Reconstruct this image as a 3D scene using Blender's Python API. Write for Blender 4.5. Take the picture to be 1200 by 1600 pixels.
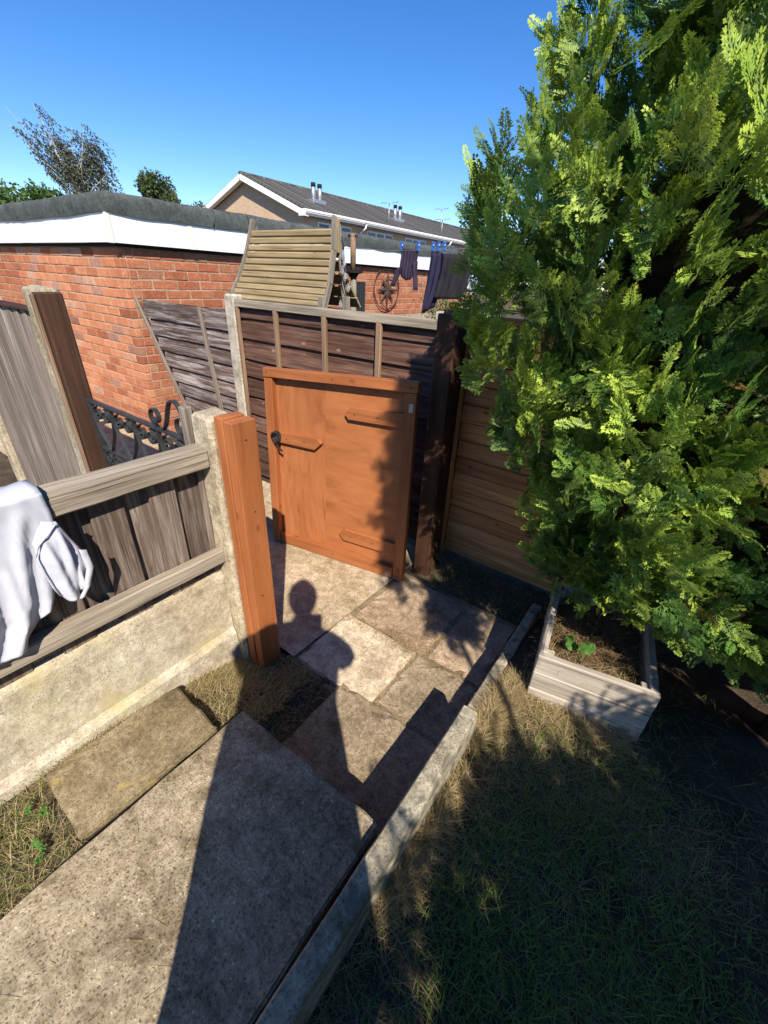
import bpy, bmesh, math, random
import numpy as np
from mathutils import Vector, Matrix, noise as mnoise
R = math.radians
random.seed(7); rng = np.random.default_rng(7)
scene = bpy.context.scene
for o in list(bpy.data.objects): bpy.data.objects.remove(o)
C = scene.collection
# ------------------------------------------------------------------ camera
CAMZ = 1.55
cam = bpy.data.cameras.new('camera'); cam_o = bpy.data.objects.new('camera', cam); C.objects.link(cam_o)
cam.sensor_fit = 'VERTICAL'; cam.sensor_height = 36.0; cam.lens = 655 / 1600 * 36
cam.clip_start = 0.02; cam.clip_end = 3000
_yaw, _pitch, _roll = R(35), R(-29.044), R(2.52)
_f = Vector((-math.sin(_yaw) * math.cos(_pitch), math.cos(_yaw) * math.cos(_pitch), math.sin(_pitch)))
# right / up / forward axes of the phone in the garden's frame (Y runs along the kerb, X along the alley)
_r = Vector((0.8039, 0.5931, 0.0443)); _r = (_r - _f * _r.dot(_f)).normalized(); _u = _r.cross(_f)
cam_o.matrix_world = Matrix(((_r.x, _u.x, -_f.x, 0), (_r.y, _u.y, -_f.y, 0), (_r.z, _u.z, -_f.z, CAMZ), (0, 0, 0, 1)))
scene.camera = cam_o
# ------------------------------------------------------------------ sky + sun
SUN = Vector((0.530, -0.505, 0.681)).normalized()            # direction towards the sun
SUN_EL = math.asin(SUN.z); SUN_AZ = math.atan2(SUN.x, SUN.y)
w = bpy.data.worlds.new('World'); scene.world = w; w.use_nodes = True
nt = w.node_tree; bg = nt.nodes['Background']
sky = nt.nodes.new('ShaderNodeTexSky'); sky.sky_type = 'NISHITA'; sky.sun_disc = False
sky.sun_elevation = SUN_EL; sky.sun_rotation = SUN_AZ
sky.air_density = 1.0; sky.dust_density = 0.0; sky.ozone_density = 3.2; sky.altitude = 900
hs_ = nt.nodes.new('ShaderNodeHueSaturation'); hs_.inputs['Hue'].default_value = 0.509; hs_.inputs['Saturation'].default_value = 1.31; nt.links.new(sky.outputs[0], hs_.inputs['Color']); nt.links.new(hs_.outputs[0], bg.inputs[0]); bg.inputs[1].default_value = 0.116
sl = bpy.data.lights.new('sun', 'SUN'); sl.energy = 5.0; sl.angle = R(0.53); sl.color = (1.0, 0.93, 0.82)
so = bpy.data.objects.new('sun', sl); C.objects.link(so)
so.rotation_euler = (-SUN).to_track_quat('-Z', 'Y').to_euler(); so.location = (4, -4, 8)
scene.view_settings.view_transform = 'Standard'; scene.view_settings.look = 'None'
scene.view_settings.exposure = 0.68; scene.view_settings.gamma = 1.0
scene.render.engine = 'CYCLES'
scene.cycles.max_bounces = 6; scene.cycles.diffuse_bounces = 3; scene.cycles.glossy_bounces = 2; scene.cycles.transmission_bounces = 4

# ------------------------------------------------------------------ helpers
W = {}
def link(o, parent=None, world=None):
    C.objects.link(o)
    world = world or Matrix.Identity(4)
    if parent is not None:
        o.parent = parent; o.matrix_parent_inverse = W[parent].inverted()
    o.matrix_basis = world; W[o] = world
    return o
def tag(o, label, cat, group=None):
    o['label'] = label; o['category'] = cat
    if group: o['group'] = group
    return o
def thing(name, label, cat, loc=(0, 0, 0), group=None):
    o = bpy.data.objects.new(name, None); o.empty_display_size = 0.05
    link(o, None, Matrix.Translation(loc)); return tag(o, label, cat, group)
def meshobj(name, verts, faces, mat, parent=None, world=None, smooth=False):
    me = bpy.data.meshes.new(name); me.from_pydata([tuple(v) for v in verts], [], [tuple(f) for f in faces]); me.update()
    if mat: me.materials.append(mat)
    if smooth:
        for p in me.polygons: p.use_smooth = True
    return link(bpy.data.objects.new(name, me), parent, world)
def bmobj(name, bm, mat, parent=None, world=None, smooth=False):
    me = bpy.data.meshes.new(name); bm.to_mesh(me); bm.free()
    if mat: me.materials.append(mat)
    if smooth:
        for p in me.polygons: p.use_smooth = True
    return link(bpy.data.objects.new(name, me), parent, world)
def frame(x, z):
    """rotation with local X along x and local Z close to z"""
    x = Vector(x).normalized(); z = Vector(z); z = (z - x * z.dot(x)).normalized(); y = z.cross(x)
    return Matrix(((x.x, y.x, z.x, 0), (x.y, y.y, z.y, 0), (x.z, y.z, z.z, 0), (0, 0, 0, 1)))
def block_bm(sx, sy, sz, bev=0.003, jit=0.0, cuts=0, seed=0):
    bm = bmesh.new(); bmesh.ops.create_cube(bm, size=1.0)
    bmesh.ops.scale(bm, vec=(sx, sy, sz), verts=bm.verts)
    if bev > 0: bmesh.ops.bevel(bm, geom=bm.edges[:], offset=min(bev, 0.45 * min(sx, sy, sz)), segments=1, affect='EDGES')
    if cuts:
        for k in range(1, cuts + 1):
            x = -sx / 2 + sx * k / (cuts + 1)
            bmesh.ops.bisect_plane(bm, geom=bm.verts[:] + bm.edges[:] + bm.faces[:], plane_co=(x, 0, 0), plane_no=(1, 0, 0))
    if jit:
        for v in bm.verts:
            n = mnoise.noise_vector(v.co * 9 + Vector((seed * 3.1, seed * 1.7, 0)))
            v.co += n * jit
    return bm
def plank(name, p0, p1, width, thick, face, mat, parent=None, bev=0.003, jit=0.0008, cuts=2, seed=None):
    """a board from p0 to p1; `face` is the normal of its broad face; grain runs along local X"""
    p0, p1 = Vector(p0), Vector(p1); L = (p1 - p0).length
    if seed is None: seed = random.randint(0, 9999)
    m = Matrix.Translation((p0 + p1) / 2) @ frame(p1 - p0, face)
    return bmobj(name, block_bm(L, width, thick, bev, jit, cuts, seed), mat, parent, m)
def box(name, lo, hi, mat, parent=None, bev=0.003, jit=0.0, cuts=0):
    lo, hi = Vector(lo), Vector(hi); s = hi - lo
    return bmobj(name, block_bm(abs(s.x), abs(s.y), abs(s.z), bev, jit, cuts, random.randint(0, 999)), mat, parent, Matrix.Translation((lo + hi) / 2))
def tube(name, pts, rad, mat, parent=None, n=6, smooth=True, world=None):
    pts = [Vector(p) for p in pts]; rads = rad if isinstance(rad, (list, tuple)) else [rad] * len(pts)
    V, Fc = [], []; up = Vector((0.13, 0.27, 0.95))
    for i, p in enumerate(pts):
        t = (pts[min(i + 1, len(pts) - 1)] - pts[max(i - 1, 0)]).normalized()
        a = t.cross(up); a = a.normalized() if a.length > 1e-4 else t.orthogonal().normalized(); b = t.cross(a)
        for k in range(n):
            g = 2 * math.pi * k / n; V.append(p + (a * math.cos(g) + b * math.sin(g)) * rads[i])
    for i in range(len(pts) - 1):
        for k in range(n):
            Fc.append((i * n + k, i * n + (k + 1) % n, (i + 1) * n + (k + 1) % n, (i + 1) * n + k))
    Fc.append(tuple(range(n))[::-1]); Fc.append(tuple(range((len(pts) - 1) * n, len(pts) * n)))
    return meshobj(name, V, Fc, mat, parent, world, smooth)
def arrays_obj(name, V, F, mat, col=None, parent=None, kind=None):
    """V (n,3) float, F (m,k) int, optional point colours"""
    V = np.asarray(V, np.float32); F = np.asarray(F, np.int32); k = F.shape[1]
    me = bpy.data.meshes.new(name)
    me.vertices.add(len(V)); me.vertices.foreach_set('co', V.ravel())
    me.loops.add(F.size); me.loops.foreach_set('vertex_index', F.ravel())
    me.polygons.add(len(F)); me.polygons.foreach_set('loop_start', np.arange(0, F.size, k, dtype=np.int32))
    me.polygons.foreach_set('loop_total', np.full(len(F), k, np.int32))
    me.update(calc_edges=True)
    if col is not None:
        a = me.color_attributes.new('Col', 'FLOAT_COLOR', 'POINT')
        c4 = np.ones((len(V), 4), np.float32); c4[:, :3] = col; a.data.foreach_set('color', c4.ravel())
    if mat: me.materials.append(mat)
    o = link(bpy.data.objects.new(name, me), parent)
    if kind: o['kind'] = kind
    return o

# ------------------------------------------------------------------ materials
class N:
    def __init__(s, name):
        s.m = bpy.data.materials.new(name); s.m.use_nodes = True; s.t = s.m.node_tree
        s.b = s.t.nodes['Principled BSDF']; s.out = s.t.nodes['Material Output']
    def n(s, typ, **kw):
        nd = s.t.nodes.new(typ)
        for k, v in kw.items(): setattr(nd, k, v)
        return nd
    def l(s, a, b): s.t.links.new(a, b)
    def val(s, sock, v):
        if hasattr(v, 'is_output') or isinstance(v, bpy.types.NodeSocket): s.l(v, sock)
        else: sock.default_value = v
    def coords(s, scale=(1, 1, 1), rnd=True):
        tc = s.n('ShaderNodeTexCoord'); mp = s.n('ShaderNodeMapping'); mp.inputs['Scale'].default_value = scale
        if rnd:
            oi = s.n('ShaderNodeObjectInfo'); ml = s.n('ShaderNodeVectorMath', operation='MULTIPLY_ADD')
            cx = s.n('ShaderNodeCombineXYZ'); 
            for i in range(3): s.l(oi.outputs['Random'], cx.inputs[i])
            s.l(cx.outputs[0], ml.inputs[0]); ml.inputs[1].default_value = (37, 53, 71); s.l(tc.outputs['Object'], ml.inputs[2]); s.l(ml.outputs[0], mp.inputs[0])
        else: s.l(tc.outputs['Object'], mp.inputs[0])
        return mp.outputs[0]
    def noise(s, vec, scale, detail=4, rough=0.6, dist=0.0):
        t = s.n('ShaderNodeTexNoise'); s.l(vec, t.inputs['Vector']); t.inputs['Scale'].default_value = scale
        t.inputs['Detail'].default_value = detail; t.inputs['Roughness'].default_value = rough; t.inputs['Distortion'].default_value = dist
        return t.outputs['Fac']
    def voro(s, vec, scale, feat='F1', out='Distance'):
        t = s.n('ShaderNodeTexVoronoi', feature=feat); s.l(vec, t.inputs['Vector']); t.inputs['Scale'].default_value = scale
        return t.outputs[out]
    def ramp(s, fac, stops, interp='LINEAR'):
        r = s.n('ShaderNodeValToRGB'); r.color_ramp.interpolation = interp; s.l(fac, r.inputs[0]); e = r.color_ramp.elements
        while len(e) < len(stops): e.new(0.5)
        for k, (p, c) in enumerate(stops):
            e[k].position = p; e[k].color = (c[0], c[1], c[2], 1) if not isinstance(c, (int, float)) else (c, c, c, 1)
        return r.outputs[0]
    def mix(s, fac, a, b, mode='MIX'):
        m = s.n('ShaderNodeMix', data_type='RGBA', blend_type=mode)
        s.val(m.inputs[0], fac)
        for sk, v in ((m.inputs[6], a), (m.inputs[7], b)):
            if isinstance(v, tuple): sk.default_value = (v[0], v[1], v[2], 1)
            else: s.l(v, sk)
        return m.outputs[2]
    def math(s, op, a, b=0.0):
        m = s.n('ShaderNodeMath', operation=op); s.val(m.inputs[0], a); s.val(m.inputs[1], b); return m.outputs[0]
    def bump(s, h, strength=0.4, dist=0.004):
        b = s.n('ShaderNodeBump'); b.inputs['Strength'].default_value = strength; b.inputs['Distance'].default_value = dist
        s.l(h, b.inputs['Height']); s.l(b.outputs[0], s.b.inputs['Normal'])
    def done(s, col, rough=0.8, spec=0.3):
        if isinstance(col, tuple): s.b.inputs['Base Color'].default_value = (*col, 1)
        else: s.l(col, s.b.inputs['Base Color'])
        s.val(s.b.inputs['Roughness'], rough); s.b.inputs['Specular IOR Level'].default_value = spec
        return s.m
def wood(name, dark, mid, light, grain=26, rough=0.75, bump=0.5, knots=0.0, bleach=None, vary=0.25, wave=1.0, knotcol=None, crack=0.8):
    k = N(name); grain = grain * 2.4; v = k.coords((1.8, grain, grain))
    warp = k.noise(k.coords((2.5, 9, 9)), 1.0, 3, 0.5)
    g1 = k.noise(v, 1.0, 6, 0.65, 0.6 * wave); v2 = k.coords((5, grain * 5, grain * 5)); g2 = k.noise(v2, 1.0, 3, 0.7)
    f = k.math('ADD', k.math('MULTIPLY', g1, 0.72), k.math('MULTIPLY', g2, 0.28))
    c = k.ramp(f, [(0.34, dark), (0.5, mid), (0.66, light)])
    if bleach:
        big = k.ramp(k.noise(k.coords((2.4, 34, 34)), 1.0, 6, 0.68, 0.4), [(0.50, 0.0), (0.64, 1.0)]); c = k.mix(big, c, bleach)
    if knots:
        d = k.voro(k.coords((5.5, 11, 11)), 1.0); kn = k.ramp(d, [(0.05, 1.0), (0.13, 0.0)]); c = k.mix(k.math('MULTIPLY', kn, knots), c, knotcol or (dark[0] * .55, dark[1] * .5, dark[2] * .5))
    if vary:
        oi = k.n('ShaderNodeObjectInfo'); c = k.mix(1.0, c, k.ramp(oi.outputs['Random'], [(0, (1 - vary,) * 3), (1, (1 + vary * .4,) * 3)]), 'MULTIPLY')
    crk = k.ramp(k.noise(k.coords((1.3, grain * 2.1, grain * 2.1)), 1.0, 2, 0.5), [(0.30, 1.0), (0.37, 0.0)]); c = k.mix(k.math('MULTIPLY', crk, crack), c, (dark[0] * .35, dark[1] * .33, dark[2] * .33))
    st = k.ramp(warp, [(0.35, (0.78, 0.76, 0.74)), (0.7, (1.08, 1.06, 1.04))]); c = k.mix(1.0, c, st, 'MULTIPLY')
    k.bump(f, bump, 0.003)
    return k.done(c, rough, 0.25)
def concrete(name, dark, mid, light, speck=150, speckle=0.5, lichen=None, moss=None, bump=0.6, scale=1.0, spots=0.0, stain=0.7, lth=0.63):
    k = N(name); v = k.coords((1, 1, 1))
    big = k.noise(v, 3.2 * scale, 5, 0.6); fine = k.noise(v, 70 * scale, 4, 0.7)
    c = k.ramp(k.math('ADD', k.math('MULTIPLY', big, 0.5), k.math('MULTIPLY', fine, 0.5)), [(0.36, dark), (0.5, mid), (0.64, light)])
    vo = k.n('ShaderNodeTexVoronoi'); k.l(v, vo.inputs['Vector']); vo.inputs['Scale'].default_value = speck
    sx = k.n('ShaderNodeSeparateXYZ'); k.l(vo.outputs['Color'], sx.inputs[0])
    peb = k.math('MULTIPLY', k.ramp(vo.outputs['Distance'], [(0.26, 1.0), (0.40, 0.0)]), k.ramp(sx.outputs[0], [(0.30, 0.0), (0.40, 1.0)]))
    pc = k.ramp(sx.outputs[1], [(0.0, (0.45, 0.40, 0.36)), (0.35, (0.72, 0.68, 0.62)), (0.6, (1.15, 1.05, 0.92)), (0.9, (1.35, 1.28, 1.18)), (1.0, (2.0, 1.95, 1.85))])
    c = k.mix(k.math('MULTIPLY', peb, speckle), c, k.mix(1.0, c, pc, 'MULTIPLY'))
    mid_ = k.ramp(k.noise(v, 22 * scale, 4, 0.65), [(0.34, (0.72, 0.69, 0.65)), (0.62, (1.10, 1.09, 1.07))]); c = k.mix(1.0, c, mid_, 'MULTIPLY')
    pits = k.ramp(k.noise(v, 190 * scale, 3, 0.6), [(0.34, 1.0), (0.45, 0.0)]); c = k.mix(k.math('MULTIPLY', pits, 0.75), c, (dark[0] * .4, dark[1] * .4, dark[2] * .4))
    st_ = k.ramp(k.noise(v, 6.5 * scale, 5, 0.7, 0.3), [(0.36, (0.62, 0.58, 0.53)), (0.50, (1.0, 1.0, 1.0)), (0.66, (1.08, 1.06, 1.03))]); c = k.mix(stain, c, k.mix(1.0, c, st_, 'MULTIPLY'))
    if lichen:
        lf = k.ramp(k.noise(v, 13, 4, 0.55, 0.4), [(lth, 0.0), (lth + .07, 1.0)]); c = k.mix(k.math('MULTIPLY', lf, 0.75), c, lichen)
    if spots:
        d = k.math('ADD', k.voro(v, 7.5), k.math('MULTIPLY', k.noise(v, 45, 3, .6), 0.10)); s_ = k.ramp(d, [(0.13, 1.0), (0.17, 0.0)]); c = k.mix(k.math('MULTIPLY', s_, spots), c, (0.55, 0.53, 0.45))
    if moss:
        mf = k.ramp(k.noise(v, 5.0, 6, 0.65), [(0.50, 0.0), (0.68, 1.0)]); c = k.mix(k.math('MULTIPLY', mf, 0.7), c, moss)
    h = k.math('ADD', fine, k.math('MULTIPLY', peb, 0.35)); k.bump(h, bump * 0.6, 0.003)
    return k.done(c, 0.9, 0.2)
def plain(name, col, rough=0.6, var=0.15, scale=8, bump=0.0, spec=0.3, metal=0.0):
    k = N(name); v = k.coords(); f = k.noise(v, scale, 5, 0.6)
    c = k.ramp(f, [(0.3, tuple(x * (1 - var) for x in col)), (0.7, tuple(min(1, x * (1 + var)) for x in col))])
    if bump: k.bump(k.noise(v, scale * 14, 3, .6), bump, 0.002)
    k.b.inputs['Metallic'].default_value = metal
    return k.done(c, rough, spec)
def foliage(name, trans=0.35, rough=0.55):
    k = N(name); a = k.n('ShaderNodeAttribute', attribute_name='Col')
    k.l(a.outputs['Color'], k.b.inputs['Base Color']); k.b.inputs['Roughness'].default_value = rough; k.b.inputs['Specular IOR Level'].default_value = 0.35
    tr = k.n('ShaderNodeBsdfTranslucent'); k.l(a.outputs['Color'], tr.inputs['Color']); mx = k.n('ShaderNodeMixShader'); mx.inputs[0].default_value = trans
    k.l(k.b.outputs[0], mx.inputs[1]); k.l(tr.outputs[0], mx.inputs[2]); k.l(mx.outputs[0], k.out.inputs['Surface'])
    return k.m
M = {}
M['orange'] = wood('orange stained timber', (0.30, 0.095, 0.030), (0.375, 0.126, 0.042), (0.43, 0.158, 0.058), grain=16, rough=0.6, bump=0.25, knots=0.7, vary=0.08, crack=0.15)
M['brownpost'] = wood('brown post timber', (0.038, 0.018, 0.010), (0.066, 0.032, 0.018), (0.10, 0.05, 0.029), grain=24, rough=0.8, bump=0.3, vary=0.05)
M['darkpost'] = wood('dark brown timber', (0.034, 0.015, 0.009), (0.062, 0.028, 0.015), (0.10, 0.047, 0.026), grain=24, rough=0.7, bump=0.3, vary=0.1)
M['grey'] = wood('weathered grey timber', (0.10, 0.075, 0.058), (0.24, 0.195, 0.16), (0.40, 0.35, 0.30), grain=30, rough=0.9, bump=0.9, vary=0.25, knots=0.3)
M['greybrown'] = wood('weathered brown boards', (0.085, 0.055, 0.040), (0.205, 0.150, 0.118), (0.36, 0.29, 0.24), grain=38, rough=0.9, bump=1.0, vary=0.5, knots=0.6, bleach=(0.40, 0.33, 0.275))
M['railgrey'] = wood('bleached rail timber', (0.16, 0.13, 0.095), (0.34, 0.285, 0.215), (0.50, 0.44, 0.35), grain=26, rough=0.9, bump=0.9, vary=0.1)
M['lapbrown'] = wood('dark lap boards', (0.045, 0.020, 0.014), (0.11, 0.052, 0.034), (0.24, 0.13, 0.09), grain=20, rough=0.8, bump=0.6, knots=0.5, bleach=(0.17, 0.105, 0.08), vary=0.35, knotcol=(0.42, 0.30, 0.22))
M['lapgrey'] = wood('bleached lap boards', (0.040, 0.024, 0.020), (0.125, 0.085, 0.072), (0.34, 0.29, 0.265), grain=17, rough=0.9, bump=0.8, knots=0.4, bleach=(0.38, 0.34, 0.32), vary=0.3)
M['batten'] = wood('tan batten timber', (0.17, 0.10, 0.06), (0.30, 0.19, 0.12), (0.42, 0.29, 0.19), grain=26, rough=0.85, bump=0.5, vary=0.2)
M['newfence'] = wood('honey lap boards', (0.36, 0.135, 0.045), (0.58, 0.26, 0.092), (0.70, 0.38, 0.16), grain=15, rough=0.75, bump=0.3, knots=0.9, vary=0.28, crack=0.15)
M['arbour'] = wood('pale green treated timber', (0.22, 0.155, 0.075), (0.34, 0.255, 0.135), (0.42, 0.335, 0.20), grain=24, rough=0.8, bump=0.4, vary=0.15, knots=0.5)
M['arbourgrey'] = wood('greyed arbour timber', (0.13, 0.11, 0.085), (0.24, 0.21, 0.165), (0.34, 0.30, 0.24), grain=24, rough=0.85, bump=0.4, vary=0.15)
M['planter'] = wood('silvered planter boards', (0.27, 0.225, 0.175), (0.46, 0.405, 0.33), (0.60, 0.545, 0.46), grain=17, rough=0.8, bump=0.5, knots=0.4, vary=0.15)
M['aggregate'] = concrete('aggregate slab', (0.17, 0.130, 0.080), (0.34, 0.278, 0.190), (0.47, 0.40, 0.285), speck=120, speckle=1.0, lichen=None, bump=1.3, spots=0.0, stain=1.0)
M['mossy'] = concrete('mossy slab', (0.13, 0.10, 0.055), (0.245, 0.195, 0.115), (0.36, 0.30, 0.195), speck=170, speckle=0.5, bump=0.8, lichen=(0.36, 0.27, 0.09))
M['paver'] = concrete('worn paver', (0.17, 0.130, 0.085), (0.33, 0.26, 0.175), (0.46, 0.37, 0.265), speck=190, speckle=0.45, bump=0.5, spots=0.0)
M['redpaver'] = concrete('red paver', (0.24, 0.165, 0.105), (0.40, 0.29, 0.195), (0.52, 0.405, 0.285), speck=190, speckle=0.3, bump=0.4)
M['pad'] = concrete('pale speckled pad', (0.38, 0.30, 0.20), (0.58, 0.48, 0.345), (0.72, 0.63, 0.48), speck=120, speckle=0.5, bump=0.9)
M['alley'] = concrete('alley concrete', (0.29, 0.22, 0.135), (0.47, 0.37, 0.245), (0.60, 0.49, 0.35), speck=150, speckle=0.5, bump=0.8)
M['kerb'] = concrete('weathered kerb', (0.17, 0.145, 0.105), (0.37, 0.33, 0.245), (0.50, 0.46, 0.36), speck=160, speckle=0.4, bump=0.7, lichen=(0.12, 0.105, 0.08), moss=None, lth=0.54)
M['gravel'] = concrete('cream gravel board', (0.38, 0.31, 0.21), (0.53, 0.46, 0.345), (0.64, 0.585, 0.47), speck=130, speckle=0.35, bump=0.7, moss=(0.47, 0.40, 0.20), stain=0.3)
M['post'] = concrete('concrete post', (0.30, 0.245, 0.16), (0.47, 0.40, 0.285), (0.58, 0.52, 0.40), speck=130, speckle=0.4, bump=1.0, lichen=(0.24, 0.20, 0.11))
M['postlichen'] = concrete('lichened concrete post', (0.22, 0.18, 0.12), (0.42, 0.36, 0.26), (0.58, 0.52, 0.42), speck=110, speckle=0.6, bump=1.0, lichen=(0.10, 0.09, 0.045), moss=(0.17, 0.14, 0.06))
M['post2'] = concrete('pale concrete post', (0.36, 0.31, 0.25), (0.50, 0.45, 0.37), (0.58, 0.54, 0.46), speck=160, speckle=0.2, bump=0.5)
M['mortar'] = concrete('mortar', (0.30, 0.22, 0.15), (0.44, 0.34, 0.24), (0.54, 0.45, 0.34), speck=90, speckle=0.3, bump=0.6)
M['felt'] = concrete('mineral roof felt', (0.055, 0.066, 0.066), (0.088, 0.100, 0.100), (0.12, 0.135, 0.133), speck=140, speckle=0.9, bump=1.0)
M['white'] = plain('white plastic', (0.80, 0.79, 0.79), 0.45, 0.03, 3)
M['cream'] = plain('cream joint strip', (0.74, 0.70, 0.60), 0.5, 0.06, 4)
M['black'] = plain('black gap', (0.015, 0.014, 0.014), 0.9, 0.1)
M['iron'] = plain('black painted iron', (0.030, 0.031, 0.033), 0.45, 0.4, 40, 0.5, 0.5)
M['rust'] = plain('rusty iron', (0.06, 0.035, 0.025), 0.7, 0.4, 20, 0.4)
M['steel'] = plain('galvanised steel', (0.45, 0.45, 0.46), 0.4, 0.2, 20, 0.2, 0.5, 0.7)
M['shirt'] = plain('pale lilac cotton', (0.49, 0.49, 0.54), 0.95, 0.03, 30, 0.25, 0.1)
M['navy'] = plain('navy cloth', (0.028, 0.026, 0.055), 0.95, 0.15, 20, 0.3, 0.1)
M['plum'] = plain('plum cloth', (0.040, 0.030, 0.052), 0.95, 0.15, 20, 0.3, 0.1)
M['charcoal'] = plain('charcoal cloth', (0.028, 0.026, 0.031), 0.95, 0.15, 20, 0.3, 0.1)
M['bluepeg'] = plain('blue plastic', (0.02, 0.12, 0.48), 0.5, 0.05)
M['rope'] = plain('black cord', (0.018, 0.017, 0.018), 0.8, 0.3, 60, 0.5)
M['tree bark'] = wood('bark', (0.05, 0.03, 0.02), (0.10, 0.065, 0.045), (0.17, 0.12, 0.085), grain=20, rough=0.95, bump=1.0, vary=0)
M['birch bark'] = plain('birch bark', (0.36, 0.31, 0.27), 0.9, 0.4, 9)
M['needle'] = foliage('cypress sprays', 0.28, 0.5)
M['grass'] = foliage('grass blades', 0.35, 0.6)
M['leaf'] = foliage('leaves', 0.35, 0.5)
def brickmat(name, stops, bump, rough=0.9, scale=90):
    k = N(name); oi = k.n('ShaderNodeObjectInfo'); at = k.n('ShaderNodeAttribute', attribute_name='Rnd')
    r = k.math('FRACT', k.math('ADD', oi.outputs['Random'], at.outputs['Fac']))
    c = k.ramp(r, stops); v = k.coords(); f = k.noise(v, scale, 4, 0.7); b = k.noise(v, 9, 4, 0.6)
    sp_ = k.noise(v, 38, 4, 0.7); c = k.mix(k.math('MULTIPLY', k.ramp(sp_, [(0.58, 0.0), (0.70, 1.0)]), 0.45), c, (0.60, 0.46, 0.34)); c = k.mix(k.math('MULTIPLY', k.ramp(k.noise(v, 21, 5, .7), [(0.60, 0.0), (0.74, 1.0)]), 0.55), c, (0.16, 0.085, 0.055))
    c = k.mix(1.0, c, k.ramp(f, [(0.3, (0.72, 0.68, 0.66)), (0.7, (1.18, 1.16, 1.14))]), 'MULTIPLY')
    c = k.mix(1.0, c, k.ramp(b, [(0.3, (0.82, 0.80, 0.78)), (0.7, (1.1, 1.1, 1.1))]), 'MULTIPLY')
    k.bump(k.math('ADD', f, b), bump, 0.006); return k.done(c, rough, 0.15)
M['brickA'] = brickmat('orange common brick', [(0, (0.33, 0.105, 0.055)), (0.10, (0.46, 0.165, 0.080)), (0.30, (0.56, 0.225, 0.115)), (0.5, (0.61, 0.265, 0.14)), (0.72, (0.57, 0.235, 0.12)), (0.86, (0.56, 0.33, 0.22)), (0.94, (0.47, 0.25, 0.18)), (1, (0.30, 0.13, 0.085))], 0.35)
M['brickB'] = brickmat('rustic red brick', [(0, (0.36, 0.115, 0.058)), (0.4, (0.46, 0.175, 0.092)), (0.7, (0.41, 0.145, 0.074)), (0.9, (0.47, 0.24, 0.13)), (1, (0.30, 0.11, 0.065))], 1.0, 0.95, 60)
# ------------------------------------------------------------------ ground
def smooth(a, b, x):
    t = np.clip((x - a) / (b - a), 0, 1); return t * t * (3 - 2 * t)
def gh(x, y):
    """height of the bare earth"""
    x = np.asarray(x, float); y = np.asarray(y, float)
    left = 0.125 - 0.115 * smooth(0.15, 0.85, y)                       # strip under the low fence
    mid = 0.10 - np.where(x < -0.815, 0.108, 0.135) * smooth(0.46, 0.54, y)                         # under the step slab, then the sunk path
    lawn = 0.115 - 0.11 * smooth(1.5, 2.1, y)
    z = np.where(x < -0.93, left, np.where(x < -0.275, mid, lawn))
    z = np.where((x < -0.93) & (y > 0.88), np.where(x < -1.10, -0.03, -0.035), z)
    z = np.where(x < -1.36, -0.03, z)
    z = np.where((x < -0.275) & (y > 1.76), -0.022, z)
    far = np.hypot(x, y) > 9
    return np.where(far, -0.05, z)
xs = np.unique(np.concatenate([np.linspace(-900, -60, 12), np.linspace(-60, -7, 24), np.linspace(-7, -1.5, 40), np.linspace(-1.5, -0.93, 30), [-0.935, -0.925, -0.28, -0.27, -1.055, -1.045, -1.365, -1.355], np.linspace(-0.9, 1.6, 90), np.linspace(1.7, 7, 20), np.linspace(8, 60, 14), np.linspace(80, 900, 10)]))
ys = np.unique(np.concatenate([np.linspace(-900, -60, 10), np.linspace(-60, -3, 20), np.linspace(-3, -0.5, 12), np.linspace(-0.5, 2.3, 110), [0.855, 0.865, 1.755, 1.765], np.linspace(2.4, 8, 24), np.linspace(9, 70, 20), np.linspace(90, 900, 10)]))
gx_, gy_ = np.meshgrid(xs, ys); gzz = gh(gx_, gy_)
near = (np.abs(gx_) < 3) & (np.abs(gy_) < 3)
bumpz = np.array([[mnoise.noise((a * 9, b * 9, 0.3)) * 0.010 + mnoise.noise((a * 31, b * 31, 4)) * 0.004 for a in xs] for b in ys])
gzz = gzz + np.where(near, bumpz, 0)
nx, ny = len(xs), len(ys); idx = np.arange(nx * ny).reshape(ny, nx)
Fg = np.stack([idx[:-1, :-1], idx[:-1, 1:], idx[1:, 1:], idx[1:, :-1]], -1).reshape(-1, 4)
k = N('soil'); v = k.coords(rnd=False); a = k.noise(v, 7, 6, 0.65); b = k.noise(v, 90, 4, 0.7)
c = k.ramp(k.math('ADD', k.math('MULTIPLY', a, .55), k.math('MULTIPLY', b, .45)), [(0.3, (0.035, 0.026, 0.018)), (0.5, (0.085, 0.064, 0.043)), (0.68, (0.17, 0.13, 0.085))])
k.bump(k.math('ADD', a, b), 1.0, 0.012); M['soil'] = k.done(c, 0.95, 0.1)
ground = arrays_obj('ground', np.stack([gx_, gy_, gzz], -1).reshape(-1, 3), Fg, M['soil'], kind='structure')
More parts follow.
